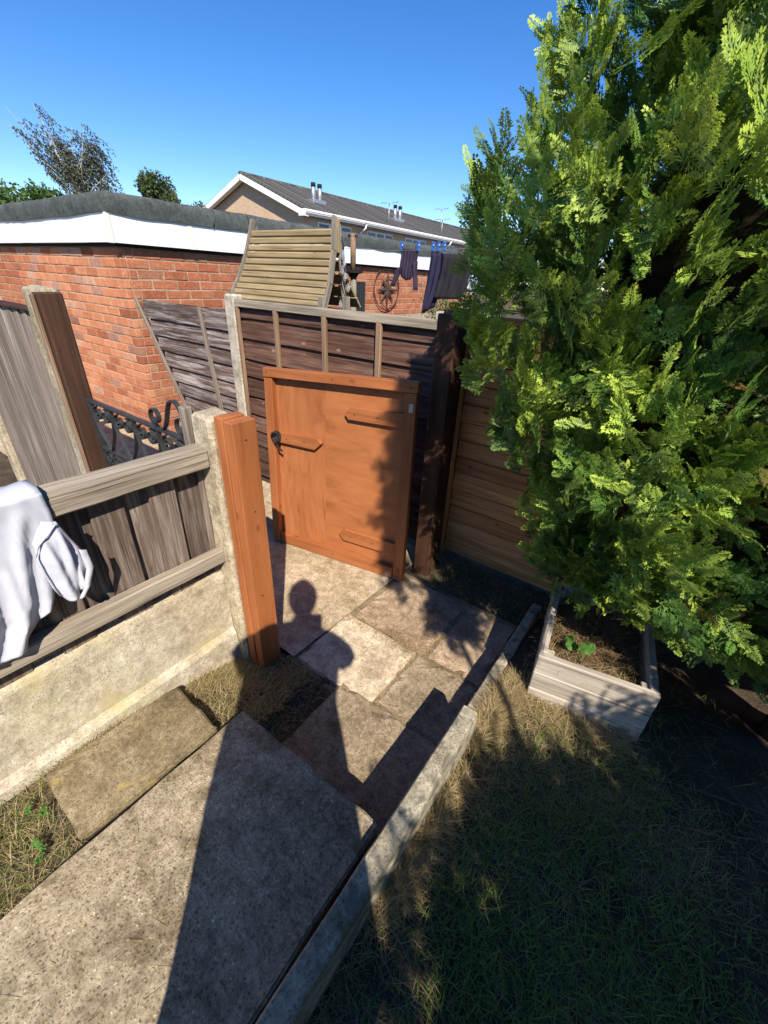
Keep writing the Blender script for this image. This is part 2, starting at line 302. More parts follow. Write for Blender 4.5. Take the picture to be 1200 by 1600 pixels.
# ------------------------------------------------------------------ path: bed with separate slabs
M['joint'] = concrete('sandy joint dirt', (0.13, 0.095, 0.055), (0.25, 0.19, 0.115), (0.36, 0.285, 0.185), speck=160, speckle=0.6, bump=1.0)
path = box('path', (-1.14, 0.86, -0.16), (-0.30, 1.78, -0.010), M['joint'], bev=0.01); path['kind'] = 'structure'
def slab(name, x0, x1, y0, y1, z, th, mat, parent, rot=0.0, tilt=(0, 0), seed=0, cut=0.0):
    n = 10; bm = bmesh.new(); sx, sy = x1 - x0, y1 - y0
    bmesh.ops.create_cube(bm, size=1.0); bmesh.ops.scale(bm, vec=(sx, sy, th), verts=bm.verts)
    bmesh.ops.bevel(bm, geom=bm.edges[:], offset=0.006, segments=2, affect='EDGES')
    for ax, s in ((0, sx), (1, sy)):
        for q in range(1, n):
            no = [0, 0, 0]; no[ax] = 1; co = [0, 0, 0]; co[ax] = -s / 2 + s * q / n
            bmesh.ops.bisect_plane(bm, geom=bm.verts[:] + bm.edges[:] + bm.faces[:], plane_co=co, plane_no=no)
    for v_ in bm.verts:
        e = mnoise.noise_vector(v_.co * 22 + Vector((seed * 5.3, seed, 0)))
        edge = max(abs(v_.co.x) / (sx / 2), abs(v_.co.y) / (sy / 2))
        v_.co += Vector((e.x, e.y, e.z * 0.4)) * (0.0065 if edge > 0.93 else 0.0015)
        if cut and edge > 0.93 and v_.co.z > 0 and mnoise.noise(v_.co * 14 + Vector((seed, 0, 9))) > 0.25: v_.co.z -= cut
    m = Matrix.Translation(((x0 + x1) / 2, (y0 + y1) / 2, z - th / 2)) @ Matrix.Rotation(rot, 4, 'Z') @ Matrix.Rotation(tilt[0], 4, 'X') @ Matrix.Rotation(tilt[1], 4, 'Y')
    o = bmobj(name, bm, mat, parent, m)
    return o
slab('paving_slab', -0.825, -0.345, 0.555, 0.935, 0.004, 0.05, M['paver'], path, seed=1, cut=0.008)
slab('paving_slab', -0.655, -0.345, 0.950, 1.275, -0.004, 0.05, M['paver'], path, seed=2, tilt=(0.006, -0.01), cut=0.008)
slab('paving_slab', -0.615, -0.345, 1.292, 1.74, -0.006, 0.05, M['redpaver'], path, seed=3, tilt=(0.01, 0.006), cut=0.008)
slab('paving_slab', -1.055, -0.628, 1.292, 1.74, 0.0, 0.05, M['redpaver'], path, seed=4, tilt=(-0.004, 0.01), cut=0.008)
slab('paving_slab', -1.085, -0.668, 0.905, 1.275, 0.003, 0.05, M['pad'], path, seed=5, tilt=(0.01, -0.006), cut=0.008)
step = slab('step_slab', -0.915, -0.318, -0.42, 0.515, 0.20, 0.075, M['aggregate'], None, seed=6, rot=R(0.6))
tag(step, 'large raised grey aggregate concrete slab in the foreground', 'paving slab')
sideslab = slab('garden_slab', -1.245, -0.972, 0.0, 0.432, 0.152, 0.045, M['mossy'], None, seed=8, rot=R(-1.5), cut=0.006)
tag(sideslab, 'mossy ochre slab lying between the dry grass and the large grey slab', 'paving slab')
alley = arrays_obj('alley', [(-9, 0.86, 0.0), (-1.10, 0.90, 0.0), (-1.085, 1.40, 0.0), (-1.06, 2.05, 0.0), (-9, 2.05, 0.0)], [(0, 1, 2, 3, 4)], M['alley'], kind='structure')
# ------------------------------------------------------------------ kerb
def kerb_unit(y0, y1, x0, x1, ztop, h, label, dx=0.0):
    n = 26; V = []; Fc = []
    prof = [(x0, -h), (x0, -0.006), (x0 + 0.005, 0), (x1 - 0.008, 0), (x1 - 0.002, -0.004), (x1, -0.012), (x1 + 0.003, -h)]
    for i in range(n + 1):
        y = y0 + (y1 - y0) * i / n
        for j, (x, z) in enumerate(prof):
            e = mnoise.noise_vector((x * 30, y * 12, z * 30)) * 0.0022
            V.append((x + e.x + dx * i / n, y, ztop + z + e.z * 0.8))
    p = len(prof)
    for i in range(n):
        for j in range(p - 1): Fc.append((i * p + j, (i + 1) * p + j, (i + 1) * p + j + 1, i * p + j + 1))
    Fc.append(tuple(range(p))); Fc.append(tuple(range(n * p, (n + 1) * p))[::-1])
    o = meshobj('kerb_edging', V, Fc, M['kerb']); return tag(o, label, 'kerb')
kerb_unit(-0.42, 0.968, -0.297, -0.240, 0.262, 0.36, 'thick concrete kerb edging beside the large grey slab, blotched with lichen')
kerb_unit(0.985, 1.83, -0.315, -0.268, 0.128, 0.22, 'low sunken kerb edging running behind the kerb towards the honey fence')

# ------------------------------------------------------------------ low fence on the left
lf = thing('low_fence', 'low weathered board fence on a cream concrete base with a shirt over it', 'fence', (-1.3, 0.2, 0))
# gravel board, slightly battered
n = 24; prof = [(-1.262, -0.10), (-1.266, 0.17), (-1.283, 0.20), (-1.287, 0.47), (-1.292, 0.49), (-1.335, 0.50), (-1.335, -0.10)]
V = []; Fc = []
for i in range(n + 1):
    y = -0.75 + (0.735 + 0.75) * i / n
    for (x, z) in prof:
        e = mnoise.noise_vector((x * 14, y * 7, z * 9)) * 0.005; V.append((x + e.x, y, z + e.z))
p = len(prof)
for i in range(n):
    for j in range(p - 1): Fc.append((i * p + j, i * p + j + 1, (i + 1) * p + j + 1, (i + 1) * p + j))
meshobj('gravel_board', V, Fc, M['gravel'], lf)
plank('top_rail', (-1.275, -0.75, 0.985), (-1.275, 0.738, 0.983), 0.056, 0.046, (1, 0, 0), M['railgrey'], lf, 0.006, 0.0025, 16)
plank('capping', (-1.292, -0.75, 1.018), (-1.292, 0.738, 1.016), 0.075, 0.014, (0.1, 0, 1), M['railgrey'], lf, 0.004, 0.002, 16)
plank('lower_rail', (-1.278, -0.75, 0.590), (-1.278, 0.738, 0.584), 0.058, 0.042, (1, 0, 0), M['railgrey'], lf, 0.005, 0.0022, 16)
y = -0.74; i = 0
while y < 0.73:
    wd = 0.086 + random.uniform(-0.006, 0.006); y1 = min(y + wd, 0.733)
    dx = random.uniform(-0.002, 0.002) + (0.009 if i % 2 else -0.009)
    plank('board', (-1.318 + dx, (y + y1) / 2 + random.uniform(-.002, .002), 0.47), (-1.318 + dx, (y + y1) / 2 + random.uniform(-.002, .002), 0.995), y1 - y + 0.004, 0.012, (1, random.uniform(-.05, .05), 0), M['greybrown'], lf, 0.002, 0.0012, 4)
    y = y1; i += 1
def rough_post(name, lo, hi, mat, parent=None, seed=0, amp=0.006):
    lo, hi = Vector(lo), Vector(hi); s = hi - lo; bm = block_bm(s.x, s.y, s.z, 0.012, 0, 0)
    for q in range(1, 14):
        bmesh.ops.bisect_plane(bm, geom=bm.verts[:] + bm.edges[:] + bm.faces[:], plane_co=(0, 0, -s.z / 2 + s.z * q / 14), plane_no=(0, 0, 1))
    for ax in (0, 1):
        no = [0, 0, 0]; no[ax] = 1
        for q in (-0.25, 0.02, 0.27):
            co = [0, 0, 0]; co[ax] = s[ax] * q; bmesh.ops.bisect_plane(bm, geom=bm.verts[:] + bm.edges[:] + bm.faces[:], plane_co=co, plane_no=no)
    for v_ in bm.verts:
        e = mnoise.noise_vector(v_.co * 17 + Vector((seed, seed * 2, 0))); v_.co += Vector((e.x, e.y, e.z * (1.6 if v_.co.z > s.z * .45 else .5))) * amp
    return bmobj(name, bm, mat, parent, Matrix.Translation((lo + hi) / 2))
rough_post('concrete_post', (-1.335, 0.737, -0.3), (-1.222, 0.838, 1.135), M['post'], lf, 3)
# orange gate post
gp_ = thing('gate_post', 'orange stained timber gate post with sunlit face beside the low fence', 'post', (-1.17, 0.8, 0))
plank('backing_plank', (-1.196, 0.797, -0.05), (-1.196, 0.797, 1.140), 0.090, 0.044, (1, 0, 0), M['orange'], gp_, 0.0025, 0.0012, 8)
plank('face_plank', (-1.150, 0.803, -0.05), (-1.150, 0.803, 1.132), 0.094, 0.044, (1, 0, 0), M['orange'], gp_, 0.0025, 0.0012, 8)
for z in (1.07, 0.80, 0.42):
    bm = bmesh.new(); bmesh.ops.create_cone(bm, cap_ends=True, segments=8, radius1=0.0045, radius2=0.003, depth=0.004)
    bmobj('screw', bm, M['rust'], gp_, Matrix.Translation((-1.1275, 0.80 + random.uniform(-.02, .02), z)) @ Matrix.Rotation(R(90), 4, 'Y'))
# ------------------------------------------------------------------ iron gate
ig = thing('iron_gate', 'black wrought iron gate with scrolls between timber posts', 'gate', (-1.9, 0.8, 0))
def strap(name, pts, mat, parent, hw=0.008, t=0.0045, y=0.8, closed=False):
    """flat iron bar bent in the XZ plane"""
    V = []; Fc = []; pts = [Vector((p[0], 0, p[1])) for p in pts]
    for i, p_ in enumerate(pts):
        a = pts[max(i - 1, 0)]; b = pts[min(i + 1, len(pts) - 1)]; d = (b - a).normalized(); nn = Vector((-d.z, 0, d.x))
        for sx, sy in ((1, 1), (-1, 1), (-1, -1), (1, -1)): V.append(p_ + nn * t / 2 * sx + Vector((0, y + hw * sy, 0)))
    for i in range(len(pts) - 1):
        for k_ in range(4): Fc.append((i * 4 + k_, i * 4 + (k_ + 1) % 4, i * 4 + 4 + (k_ + 1) % 4, i * 4 + 4 + k_))
    Fc += [(3, 2, 1, 0), tuple(range(len(pts) * 4 - 4, len(pts) * 4))]
    return meshobj(name, V, Fc, mat, parent)
def spiral(cx, cz, r0, r1, a0, turns, n=22):
    return [(cx + (r0 + (r1 - r0) * i / n) * math.cos(a0 + turns * 2 * math.pi * i / n), cz + (r0 + (r1 - r0) * i / n) * math.sin(a0 + turns * 2 * math.pi * i / n)) for i in range(n + 1)]
def bez(p0, p1, p2, p3, n=12):
    return [tuple((1 - t) ** 3 * a + 3 * t * (1 - t) ** 2 * b + 3 * t * t * (1 - t) * c_ + t ** 3 * d for a, b, c_, d in zip(p0, p1, p2, p3)) for t in [i / n for i in range(n + 1)]]
x0, x1 = -2.33, -1.485; TZ = 0.980
strap('top_rail', [(x0, TZ), (x1, TZ)], M['iron'], ig, 0.012, 0.010)
strap('middle_rail', [(x0, 0.745), (x1, 0.745)], M['iron'], ig, 0.010, 0.008)
strap('bottom_rail', [(x0, 0.10), (x1, 0.10)], M['iron'], ig, 0.012, 0.010)
strap('stile', [(x0 + 0.012, 0.06), (x0 + 0.012, TZ - 0.006)], M['iron'], ig, 0.010, 0.012)
strap('stile', [(x1 - 0.012, 0.06), (x1 - 0.012, TZ - 0.006)], M['iron'], ig, 0.010, 0.012)
nb = 4; pitch = (x1 - x0 - 0.03) / nb
for i in range(nb):
    cx = x0 + 0.015 + pitch * (i + 0.5); h = pitch / 2
    for s in (-1, 1):
        strap('onion_scroll', bez((cx + s * (h - 0.006), TZ - 0.006), (cx + s * (h + 0.004), TZ - 0.07), (cx + s * (h - 0.015), TZ - 0.13), (cx + s * 0.006, 0.752)), M['iron'], ig)
        strap('curl_scroll', spiral(cx + s * 0.040, TZ - 0.052, 0.036, 0.014, R(90), s * -1.35 if s > 0 else 1.35), M['iron'], ig, 0.009)
        strap('lower_curl_scroll', spiral(cx + s * 0.042, 0.745 - 0.040, 0.034, 0.013, R(90), s * -1.3 if s > 0 else 1.3), M['iron'], ig, 0.009)
    strap('bar', [(cx, 0.745), (cx, 0.10)], M['iron'], ig, 0.007, 0.007)
strap('crest_scroll', bez((-1.66, TZ + 0.006), (-1.60, TZ + 0.02), (-1.60, 1.13), (-1.535, 1.12), 10) + bez((-1.535, 1.12), (-1.50, 1.115), (-1.50, 1.07), (-1.475, 1.05), 8)[1:], M['iron'], ig, 0.009, 0.006)
strap('crest_scroll', spiral(-1.70, TZ + 0.048, 0.040, 0.020, R(-90), -1.2), M['iron'], ig, 0.009)
strap('crest_scroll', spiral(-1.51, TZ + 0.048, 0.040, 0.020, R(-90), -1.2), M['iron'], ig, 0.009)
plank('hinge_post', (-1.465, 0.80, 0.0), (-1.465, 0.80, 1.115), 0.036, 0.034, (1, 0, 0), M['grey'], ig, 0.003, 0.001, 6)
tube('hinge', [(-1.48, 0.785, 0.9), (-1.48, 0.785, 0.94)], 0.008, M['iron'], ig)
# ------------------------------------------------------------------ tall post and tall board fence on the left
tp = thing('tall_gate_post', 'tall brown timber clad gate post with lichen crusted concrete behind it', 'post', (-2.5, 0.82, 0))
rough_post('concrete_core', (-2.66, 0.768, -0.2), (-2.478, 0.87, 1.448), M['postlichen'], tp, 9, 0.008)
plank('cladding', (-2.442, 0.802, -0.05), (-2.442, 0.802, 1.432), 0.098, 0.066, (1, 0, 0), M['brownpost'], tp, 0.005, 0.001, 6)  # darker brown than the strip on its edge
plank('edge_strip', (-2.452, 0.744, -0.05), (-2.452, 0.744, 1.425), 0.030, 0.014, (0, -1, 0), M['batten'], tp, 0.003, 0.001, 6)
tf = thing('tall_fence', 'tall grey vertical board fence at the left edge beyond the low fence', 'fence', (-3.4, 0.82, 0))
x = -2.665; i = 0
while x > -4.08:
    wd = random.uniform(0.055, 0.075); dy = 0.005 * (i % 2) + random.uniform(-.001, .001)
    plank('board', (x - wd / 2, 0.806 + dy, 0.02), (x - wd / 2, 0.806 + dy, 1.335), wd - 0.003, 0.013, (random.uniform(-.08, .02), -1, 0), M['grey'], tf, 0.002, 0.0012, 6)
    x -= wd; i += 1
plank('capping', (-2.668, 0.812, 1.345), (-4.08, 0.812, 1.345), 0.055, 0.018, (0, 0, 1), M['darkpost'], tf, 0.003, 0.001, 6)
for z in (0.3, 1.15): plank('back_rail', (-2.668, 0.842, z), (-4.08, 0.842, z), 0.06, 0.035, (0, -1, 0), M['grey'], tf)
rough_post('concrete_post', (-4.205, 0.77, -0.2), (-4.085, 0.87, 1.40), M['post'], tf, 12)

# ------------------------------------------------------------------ back fence (two panels and a concrete post)
bf = thing('brown_fence_panel', 'dark brown lap board fence panel with pale battens behind the orange gate', 'fence', (-2.0, 2.11, 0))
z = 0.01; i = 0
while z < 1.31:
    h = random.uniform(0.125, 0.15); zt = min(z + h, 1.335)
    plank('lap_board', (-2.865, 2.118, (z + zt) / 2 + 0.008), (-1.085, 2.118, (z + zt) / 2 + 0.008), zt - z + 0.014, 0.013, (0, -1, 0.15), M['lapbrown'], bf, 0.003, 0.004, 12)
    z = zt; i += 1
plank('capping', (-2.87, 2.098, 1.352), (-1.115, 2.098, 1.352), 0.05, 0.040, (0, -1, 0), M['railgrey'], bf, 0.004, 0.0015, 10)
for x in (-2.852, -2.44, -1.99, -1.56):
    plank('batten', (x, 2.088, 0.01), (x, 2.088, 1.328), 0.036 if x > -2.8 else 0.03, 0.024, (0, -1, 0), M['batten'], bf, 0.003, 0.001, 5)
cpb = rough_post('concrete_fence_post', (-2.985, 2.075, -0.2), (-2.872, 2.17, 1.405), M['post2'], None, 15, 0.002)
tag(cpb, 'pale slim concrete fence post between the grey panel and the brown panel', 'post')
gf = thing('grey_fence_panel', 'leaning bleached grey lap board fence panel against the brick garage corner', 'fence', (-3.6, 2.11, 0))
z = 0.01
while z < 1.27:
    h = random.uniform(0.115, 0.14); zt = min(z + h, 1.28); zm = (z + zt) / 2
    xl = -4.30 + (1.28 - zm) * 0.565
    plank('lap_board', (xl, 2.118, zm + 0.007), (-2.99, 2.118, zm + 0.007), zt - z + 0.012, 0.013, (0, -1, 0.15), M['lapgrey'], gf, 0.003, 0.004, 10)
    z = zt
plank('batten', (-4.325, 2.095, 1.295), (-3.585, 2.095, 0.0), 0.030, 0.024, (0, -1, 0), M['grey'], gf, 0.003, 0.001, 5)
plank('batten', (-3.352, 2.095, 1.292), (-3.17, 2.095, 0.0), 0.034, 0.024, (0, -1, 0), M['grey'], gf, 0.003, 0.001, 5)
# ------------------------------------------------------------------ honey coloured fence on the right and the dark post
rf = thing('honey_fence_panel', 'honey coloured horizontal lap board fence partly behind the conifer', 'fence', (0.3, 2.14, 0))
z = 0.0; edges = [0.0, 0.11, 0.235, 0.334, 0.444, 0.559, 0.654, 0.756, 0.86, 0.964, 1.069, 1.175, 1.28, 1.385]
for a_, b_ in zip(edges[:-1], edges[1:]):
    plank('lap_board', (-1.0, 2.148, (a_ + b_) / 2 + 0.006), (1.5, 2.148, (a_ + b_) / 2 + 0.006), b_ - a_ - 0.005, 0.016, (0, -1, 0.09), M['newfence'], rf, 0.005, 0.0030, 14)
box('gap_shade_sheet', (-1.03, 2.162, 0.0), (1.5, 2.170, 1.38), M['black'], rf, 0)  # added black sheet, stands in for the shade between the boards
plank('batten', (-1.018, 2.125, 0.0), (-1.018, 2.125, 1.39), 0.034, 0.030, (0, -1, 0), M['newfence'], rf, 0.003, 0.001, 5)
plank('capping', (-1.0, 2.135, 1.398), (1.5, 2.135, 1.398), 0.05, 0.03, (0, 0, 1), M['newfence'], rf, 0.003, 0.001, 6)
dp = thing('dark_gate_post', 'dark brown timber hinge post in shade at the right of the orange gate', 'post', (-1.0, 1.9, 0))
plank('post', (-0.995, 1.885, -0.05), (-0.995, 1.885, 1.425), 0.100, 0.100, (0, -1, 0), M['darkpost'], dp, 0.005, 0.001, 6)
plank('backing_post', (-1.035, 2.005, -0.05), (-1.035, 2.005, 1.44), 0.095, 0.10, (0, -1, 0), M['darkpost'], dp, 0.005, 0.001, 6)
# ------------------------------------------------------------------ orange gate, standing open
og = thing('timber_gate', 'open orange stained timber gate with arrow shaped hinge blocks and cord latch', 'gate', (-1.03, 1.71, 0))
gU = Vector((-0.982, -0.188, 0)); gN = Vector((0.188, -0.982, 0)); gO = Vector((-1.024, 1.714, 0))
def gpt(s, z, d=0.0):
    a = s / 0.9; zz = z + 0.04 * (1 - a) * min(1, max(0, z)) / 1.1 ; ss = s + 0.045 * (1 - min(1, max(0, z / 1.1))) * a
    return gO + gU * ss + gN * d + Vector((0, 0, zz + 0.006))
def gprism(name, poly, d0, d1, mat, grain, bev=0.003):
    """polygon in gate coordinates (s, z) extruded from depth d0 to d1; grain: 's' or 'z'"""
    m = frame(gU if grain == 's' else Vector((0, 0, 1)), gN); c0 = gpt(sum(p[0] for p in poly) / len(poly), sum(p[1] for p in poly) / len(poly), (d0 + d1) / 2)
    m = Matrix.Translation(c0) @ m; inv = m.inverted(); bm = bmesh.new()
    A = [bm.verts.new(inv @ gpt(s, z, d0)) for s, z in poly]; B = [bm.verts.new(inv @ gpt(s, z, d1)) for s, z in poly]
    n_ = len(poly); bm.faces.new(A[::-1]); bm.faces.new(B)
    for q in range(n_): bm.faces.new((A[q], A[(q + 1) % n_], B[(q + 1) % n_], B[q]))
    bmesh.ops.recalc_face_normals(bm, faces=bm.faces[:])
    if bev: bmesh.ops.bevel(bm, geom=bm.edges[:], offset=bev, segments=1, affect='EDGES')
    return bmobj(name, bm, mat, og, m)
rect = lambda s0, s1, z0, z1: [(s0, z0), (s1, z0), (s1, z1), (s0, z1)]
def brushed(name, ax):
    k = N(name); v = k.coords((1, 1, 1)); w1 = k.noise(k.coords((2.2, 4.5, 4.5)), 1.0, 6, 0.62, 0.8)
    sw = k.n('ShaderNodeVectorMath', operation='MULTIPLY_ADD'); 
    dn = k.n('ShaderNodeTexNoise'); k.l(v, dn.inputs['Vector']); dn.inputs['Scale'].default_value = 1.6; dn.inputs['Detail'].default_value = 1
    k.l(dn.outputs['Color'], sw.inputs[0]); sw.inputs[1].default_value = (0.16, 0.16, 0.16); k.l(v, sw.inputs[2])
    mp = k.n('ShaderNodeMapping'); mp.inputs['Scale'].default_value = (2.6, 34, 34) if ax else (3.4, 22, 22); k.l(sw.outputs[0], mp.inputs[0])
    st = k.noise(mp.outputs[0], 1.0, 5, 0.65)
    fr = k.noise(k.coords((6, 120, 120)), 1.0, 2, 0.6)
    f = k.math('ADD', k.math('MULTIPLY', st, 0.8), k.math('MULTIPLY', fr, 0.2))
    c = k.ramp(f, [(0.28, (0.25, 0.082, 0.026)), (0.42, (0.36, 0.124, 0.042)), (0.60, (0.40, 0.145, 0.052)), (0.80, (0.45, 0.185, 0.075))])
    bl = k.ramp(w1, [(0.30, (0.62, 0.54, 0.47)), (0.47, (0.95, 0.93, 0.90)), (0.66, (1.08, 1.07, 1.06))]); c = k.mix(1.0, c, bl, 'MULTIPLY')
    k.bump(f, 0.2, 0.002); return k.done(c, k.ramp(f, [(0.3, 0.45), (0.7, 0.65)]), 0.35)
M['plyA'] = brushed('brushed stained ply upright', 1); M['plyB'] = brushed('brushed stained ply across', 0)
gprism('ply_panel', rect(0.03, 0.5183, 0.03, 1.07), 0.0, 0.012, M['plyB'], 's', 0)
gprism('ply_panel', rect(0.5187, 0.875, 0.03, 1.07), 0.0, 0.0119, M['plyA'], 'z', 0)
gprism('hinge_stile', rect(0.0, 0.058, 0.0, 1.053), 0.013, 0.050, M['orange'], 'z')
gprism('latch_stile', rect(0.832, 0.885, 0.0, 1.053), 0.013, 0.050, M['orange'], 'z')
gprism('top_rail', rect(-0.006, 0.885, 1.056, 1.104), 0.010, 0.056, M['orange'], 's')
gprism('bottom_rail', rect(0.061, 0.829, 0.0, 0.072), 0.013, 0.047, M['orange'], 's')
gprism('hinge_block', [(0.061, 0.880), (0.367, 0.884), (0.388, 0.912), (0.355, 0.950), (0.061, 0.952)], 0.013, 0.038, M['orange'], 's')
gprism('hinge_block', [(0.061, 0.150), (0.386, 0.152), (0.414, 0.188), (0.378, 0.232), (0.061, 0.228)], 0.013, 0.036, M['orange'], 's')
gprism('latch_block', [(0.829, 0.690), (0.829, 0.752), (0.552, 0.752), (0.528, 0.728), (0.575, 0.684)], 0.013, 0.038, M['orange'], 's')
gprism('steel_plate', rect(0.012, 0.034, 0.965, 1.005), 0.0505, 0.053, M['steel'], 'z', 0.0005)
gprism('pale_patch', rect(0.066, 0.108, 0.006, 0.046), 0.0475, 0.0485, M['batten'], 's', 0.0003)
for (sx_, sz_, dd_) in ((0.03, 1.08, .0565), (0.86, 1.08, .0565), (0.03, 0.03, .0505), (0.86, 0.03, .0505), (0.20, 0.916, .0385), (0.33, 0.916, .0385), (0.20, 0.19, .0365), (0.34, 0.19, .0365), (0.64, 0.72, .0385), (0.76, 0.72, .0385), (0.45, 1.08, .0565), (0.45, 0.036, .0475)):
    bm = bmesh.new(); bmesh.ops.create_cone(bm, cap_ends=True, segments=8, radius1=0.0045, radius2=0.0038, depth=0.002)
    bmobj('screw', bm, M['rust'], og, Matrix.Translation(gpt(sx_, sz_, dd_)) @ frame(gU, gN))
c0 = gpt(0.815, 0.715, 0.05)
loop = [c0 + gU * (0.020 * math.cos(t)) + Vector((0, 0, 0.034 * math.sin(t) + 0.01)) + gN * (0.006 * math.sin(2 * t)) for t in np.linspace(0, 2 * math.pi, 22)]
tube('cord_loop', loop, 0.0065, M['rope'], og, 6); loop2 = [p_ + gU * 0.008 + gN * 0.010 - Vector((0, 0, 0.004)) for p_ in loop]
tube('cord_loop', loop2, 0.006, M['rope'], og, 6)
tube('cord_tail', [c0 - Vector((0, 0, 0.02)), c0 + gN * .012 + Vector((0, 0, -0.045)) - gU * .01, c0 + gN * .012 - gU * 0.04 + Vector((0, 0, -0.062))], 0.006, M['rope'], og, 6)
# ------------------------------------------------------------------ planter
PR = R(11); pO = Vector((-0.152, 1.272, 0.095)); pU = Vector((math.cos(PR), math.sin(PR), 0)); pV = Vector((-0.16, 0.987, 0)).normalized()
pt = thing('planter', 'silvered timber planter box of rough boards at the foot of the conifer', 'planter', tuple(pO))
PWd, PD, PH = 0.40, 0.50, 0.262; bh = PH / 3
for j in range(3):
    z = pO.z + bh * (j + 0.5)
    plank('front_board', pO + Vector((0, 0, z - pO.z)), pO + pU * PWd + Vector((0, 0, z - pO.z)), bh - 0.003, 0.026, (-pV), M['planter'], pt, 0.003, 0.0015, 6)
    plank('back_board', pO + pV * PD + Vector((0, 0, z - pO.z)), pO + pV * PD + pU * PWd + Vector((0, 0, z - pO.z)), bh - 0.003, 0.026, (-pV), M['planter'], pt, 0.003, 0.0015, 6)
    for s in (0.0, 1.0):
        q = pO + pU * (PWd * s) + pU * (0.016 if s == 0 else -0.016) + Vector((0, 0, z - pO.z))
        plank('side_board', q + pV * 0.016, q + pV * (PD - 0.016), bh - 0.003, 0.026, pU, M['planter'], pt, 0.003, 0.0015, 6)
for s, t in ((0.036, 0.036), (PWd - 0.036, 0.036), (0.036, PD - 0.036), (PWd - 0.036, PD - 0.036)):
    q = pO + pU * s + pV * t; plank('corner_post', q, q + Vector((0, 0, PH - 0.015)), 0.035, 0.035, pU, M['planter'], pt)
qs = [pO + pU * a_ * PWd + pV * b_ * PD + Vector((0, 0, PH - 0.085 + 0.018 * mnoise.noise((a_ * 5, b_ * 5, 1)))) for b_ in np.linspace(0.03, 0.97, 12) for a_ in np.linspace(0.03, 0.97, 12)]
fs = [(j * 12 + i, j * 12 + i + 1, j * 12 + 13 + i, j * 12 + 12 + i) for j in range(11) for i in range(11)]
meshobj('soil', qs, fs, M['soil'], pt)

# ------------------------------------------------------------------ garage
ga = thing('brick_garage', 'flat roofed orange brick garage with white fascia and grey felt edge', 'garage', (-4.36, 2.05, 0))
GX, GY = -4.36, 2.05; CH = 0.0805; ZT = 1.690; BL = 0.243; NC = 21
box('mortar_wall', (GX - 7, GY - 0.001, -0.1), (GX + 0.001, GY + 6.6, ZT), M['mortar'], ga, bev=0)
bm_cache = {}
def brick_mesh(L, kind):
    key = (round(L, 3), kind)
    if key not in bm_cache:
        bm = block_bm(L - 0.011, 0.05, CH - 0.011, 0.0035, 0.0012 if kind == 'B' else 0.0005, 0, len(bm_cache))
        me = bpy.data.meshes.new('brick'); bm.to_mesh(me); bm.free(); me.materials.append(M['brick' + kind]); bm_cache[key] = me
    return bm_cache[key]
specs = []
for r_ in range(NC):
    zc = ZT - 0.002 - CH * (r_ + 0.5); off = BL / 2 if r_ % 2 else 0.0
    xx = GX + 0.0115; first = True
    while xx > GX - 3.4:                                        # left face, along -x
        L = (BL - off) if first and off else BL; first = False
        specs.append((Vector((xx - L / 2, GY + 0.019, zc)), 0, L, 'A', (xx - L / 2 + 4.2) ** 2)); xx -= L
    yy = GY + 0.046; first = True
    while yy < GY + 6.4:                                        # right face, along +y
        L = (0.075 if not off else 0.075 + BL / 2) if first else BL; first = False
        if zc > 1.02 or (yy < 2.7): specs.append((Vector((GX - 0.019, yy + L / 2, zc)), 1, L, 'B', 0))
        yy += L
specs = [s for s in specs if s[2] > 0.02]
def vis(s):                                                     # distance, with the courses hidden by fences last
    p_, face = s[0], s[1]
    hid = 0
    if face == 0 and (p_.z < 0.25 or p_.x < -7.4): hid = 50
    if face == 1 and p_.z < 1.25 and p_.y > 2.5: hid = 50
    return p_.length + hid
specs.sort(key=vis)
for p_, face, L, kd, _ in specs[:300]:
    o = bpy.data.objects.new('brick', brick_mesh(L, kd))
    m = Matrix.Translation(p_ + Vector((random.uniform(-.0022, .0022) * face, random.uniform(-.0022, .0022) * (1 - face), random.uniform(-.0016, .0016)))) @ Matrix.Rotation(random.uniform(-.012, .012), 4, 'Z') @ Matrix.Rotation(R(90) if face else 0, 4, 'Z')
    link(o, ga, m)
V, Fq, cr = [], [], []
for p_, face, L, kd, _ in specs[300:]:
    me = brick_mesh(L, kd); m = Matrix.Translation(p_) @ Matrix.Rotation(R(90) if face else 0, 4, 'Z'); rr = random.random()
    b0 = len(V); V += [m @ v_.co for v_ in me.vertices]; cr += [rr] * len(me.vertices); Fq += [tuple(b0 + q for q in f.vertices) for f in me.polygons]
rest = meshobj('bricks', V, Fq, M['brickB'], ga); rest['kind'] = 'stuff'
at = rest.data.attributes.new('Rnd', 'FLOAT', 'POINT'); at.data.foreach_set('value', cr)
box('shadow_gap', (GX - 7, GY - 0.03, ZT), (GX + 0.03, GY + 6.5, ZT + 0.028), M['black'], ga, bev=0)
FZ0, FZ1 = 1.716, 1.925
box('fascia', (GX - 7, GY - 0.075, FZ0), (GX + 0.052, GY - 0.06, FZ1), M['white'], ga, 0.001)
for y0_, y1_ in ((GY - 0.060, 2.72), (2.723, 4.95), (4.953, 8.55)):
    box('fascia', (GX + 0.060, y0_, FZ0 - 0.001), (GX + 0.075, y1_, FZ1), M['white'], ga, 0.001)
box('corner_trim', (GX + 0.048, GY - 0.081, FZ0 - 0.004), (GX + 0.081, GY - 0.045, FZ1), M['cream'], ga, 0.001)
box('joint_trim', (GX + 0.072, 2.69, FZ0 - 0.003), (GX + 0.080, 2.735, FZ1), M['cream'], ga, 0.001)
box('joint_trim', (GX + 0.072, 4.93, FZ0 - 0.003), (GX + 0.080, 4.965, FZ1), M['cream'], ga, 0.001)
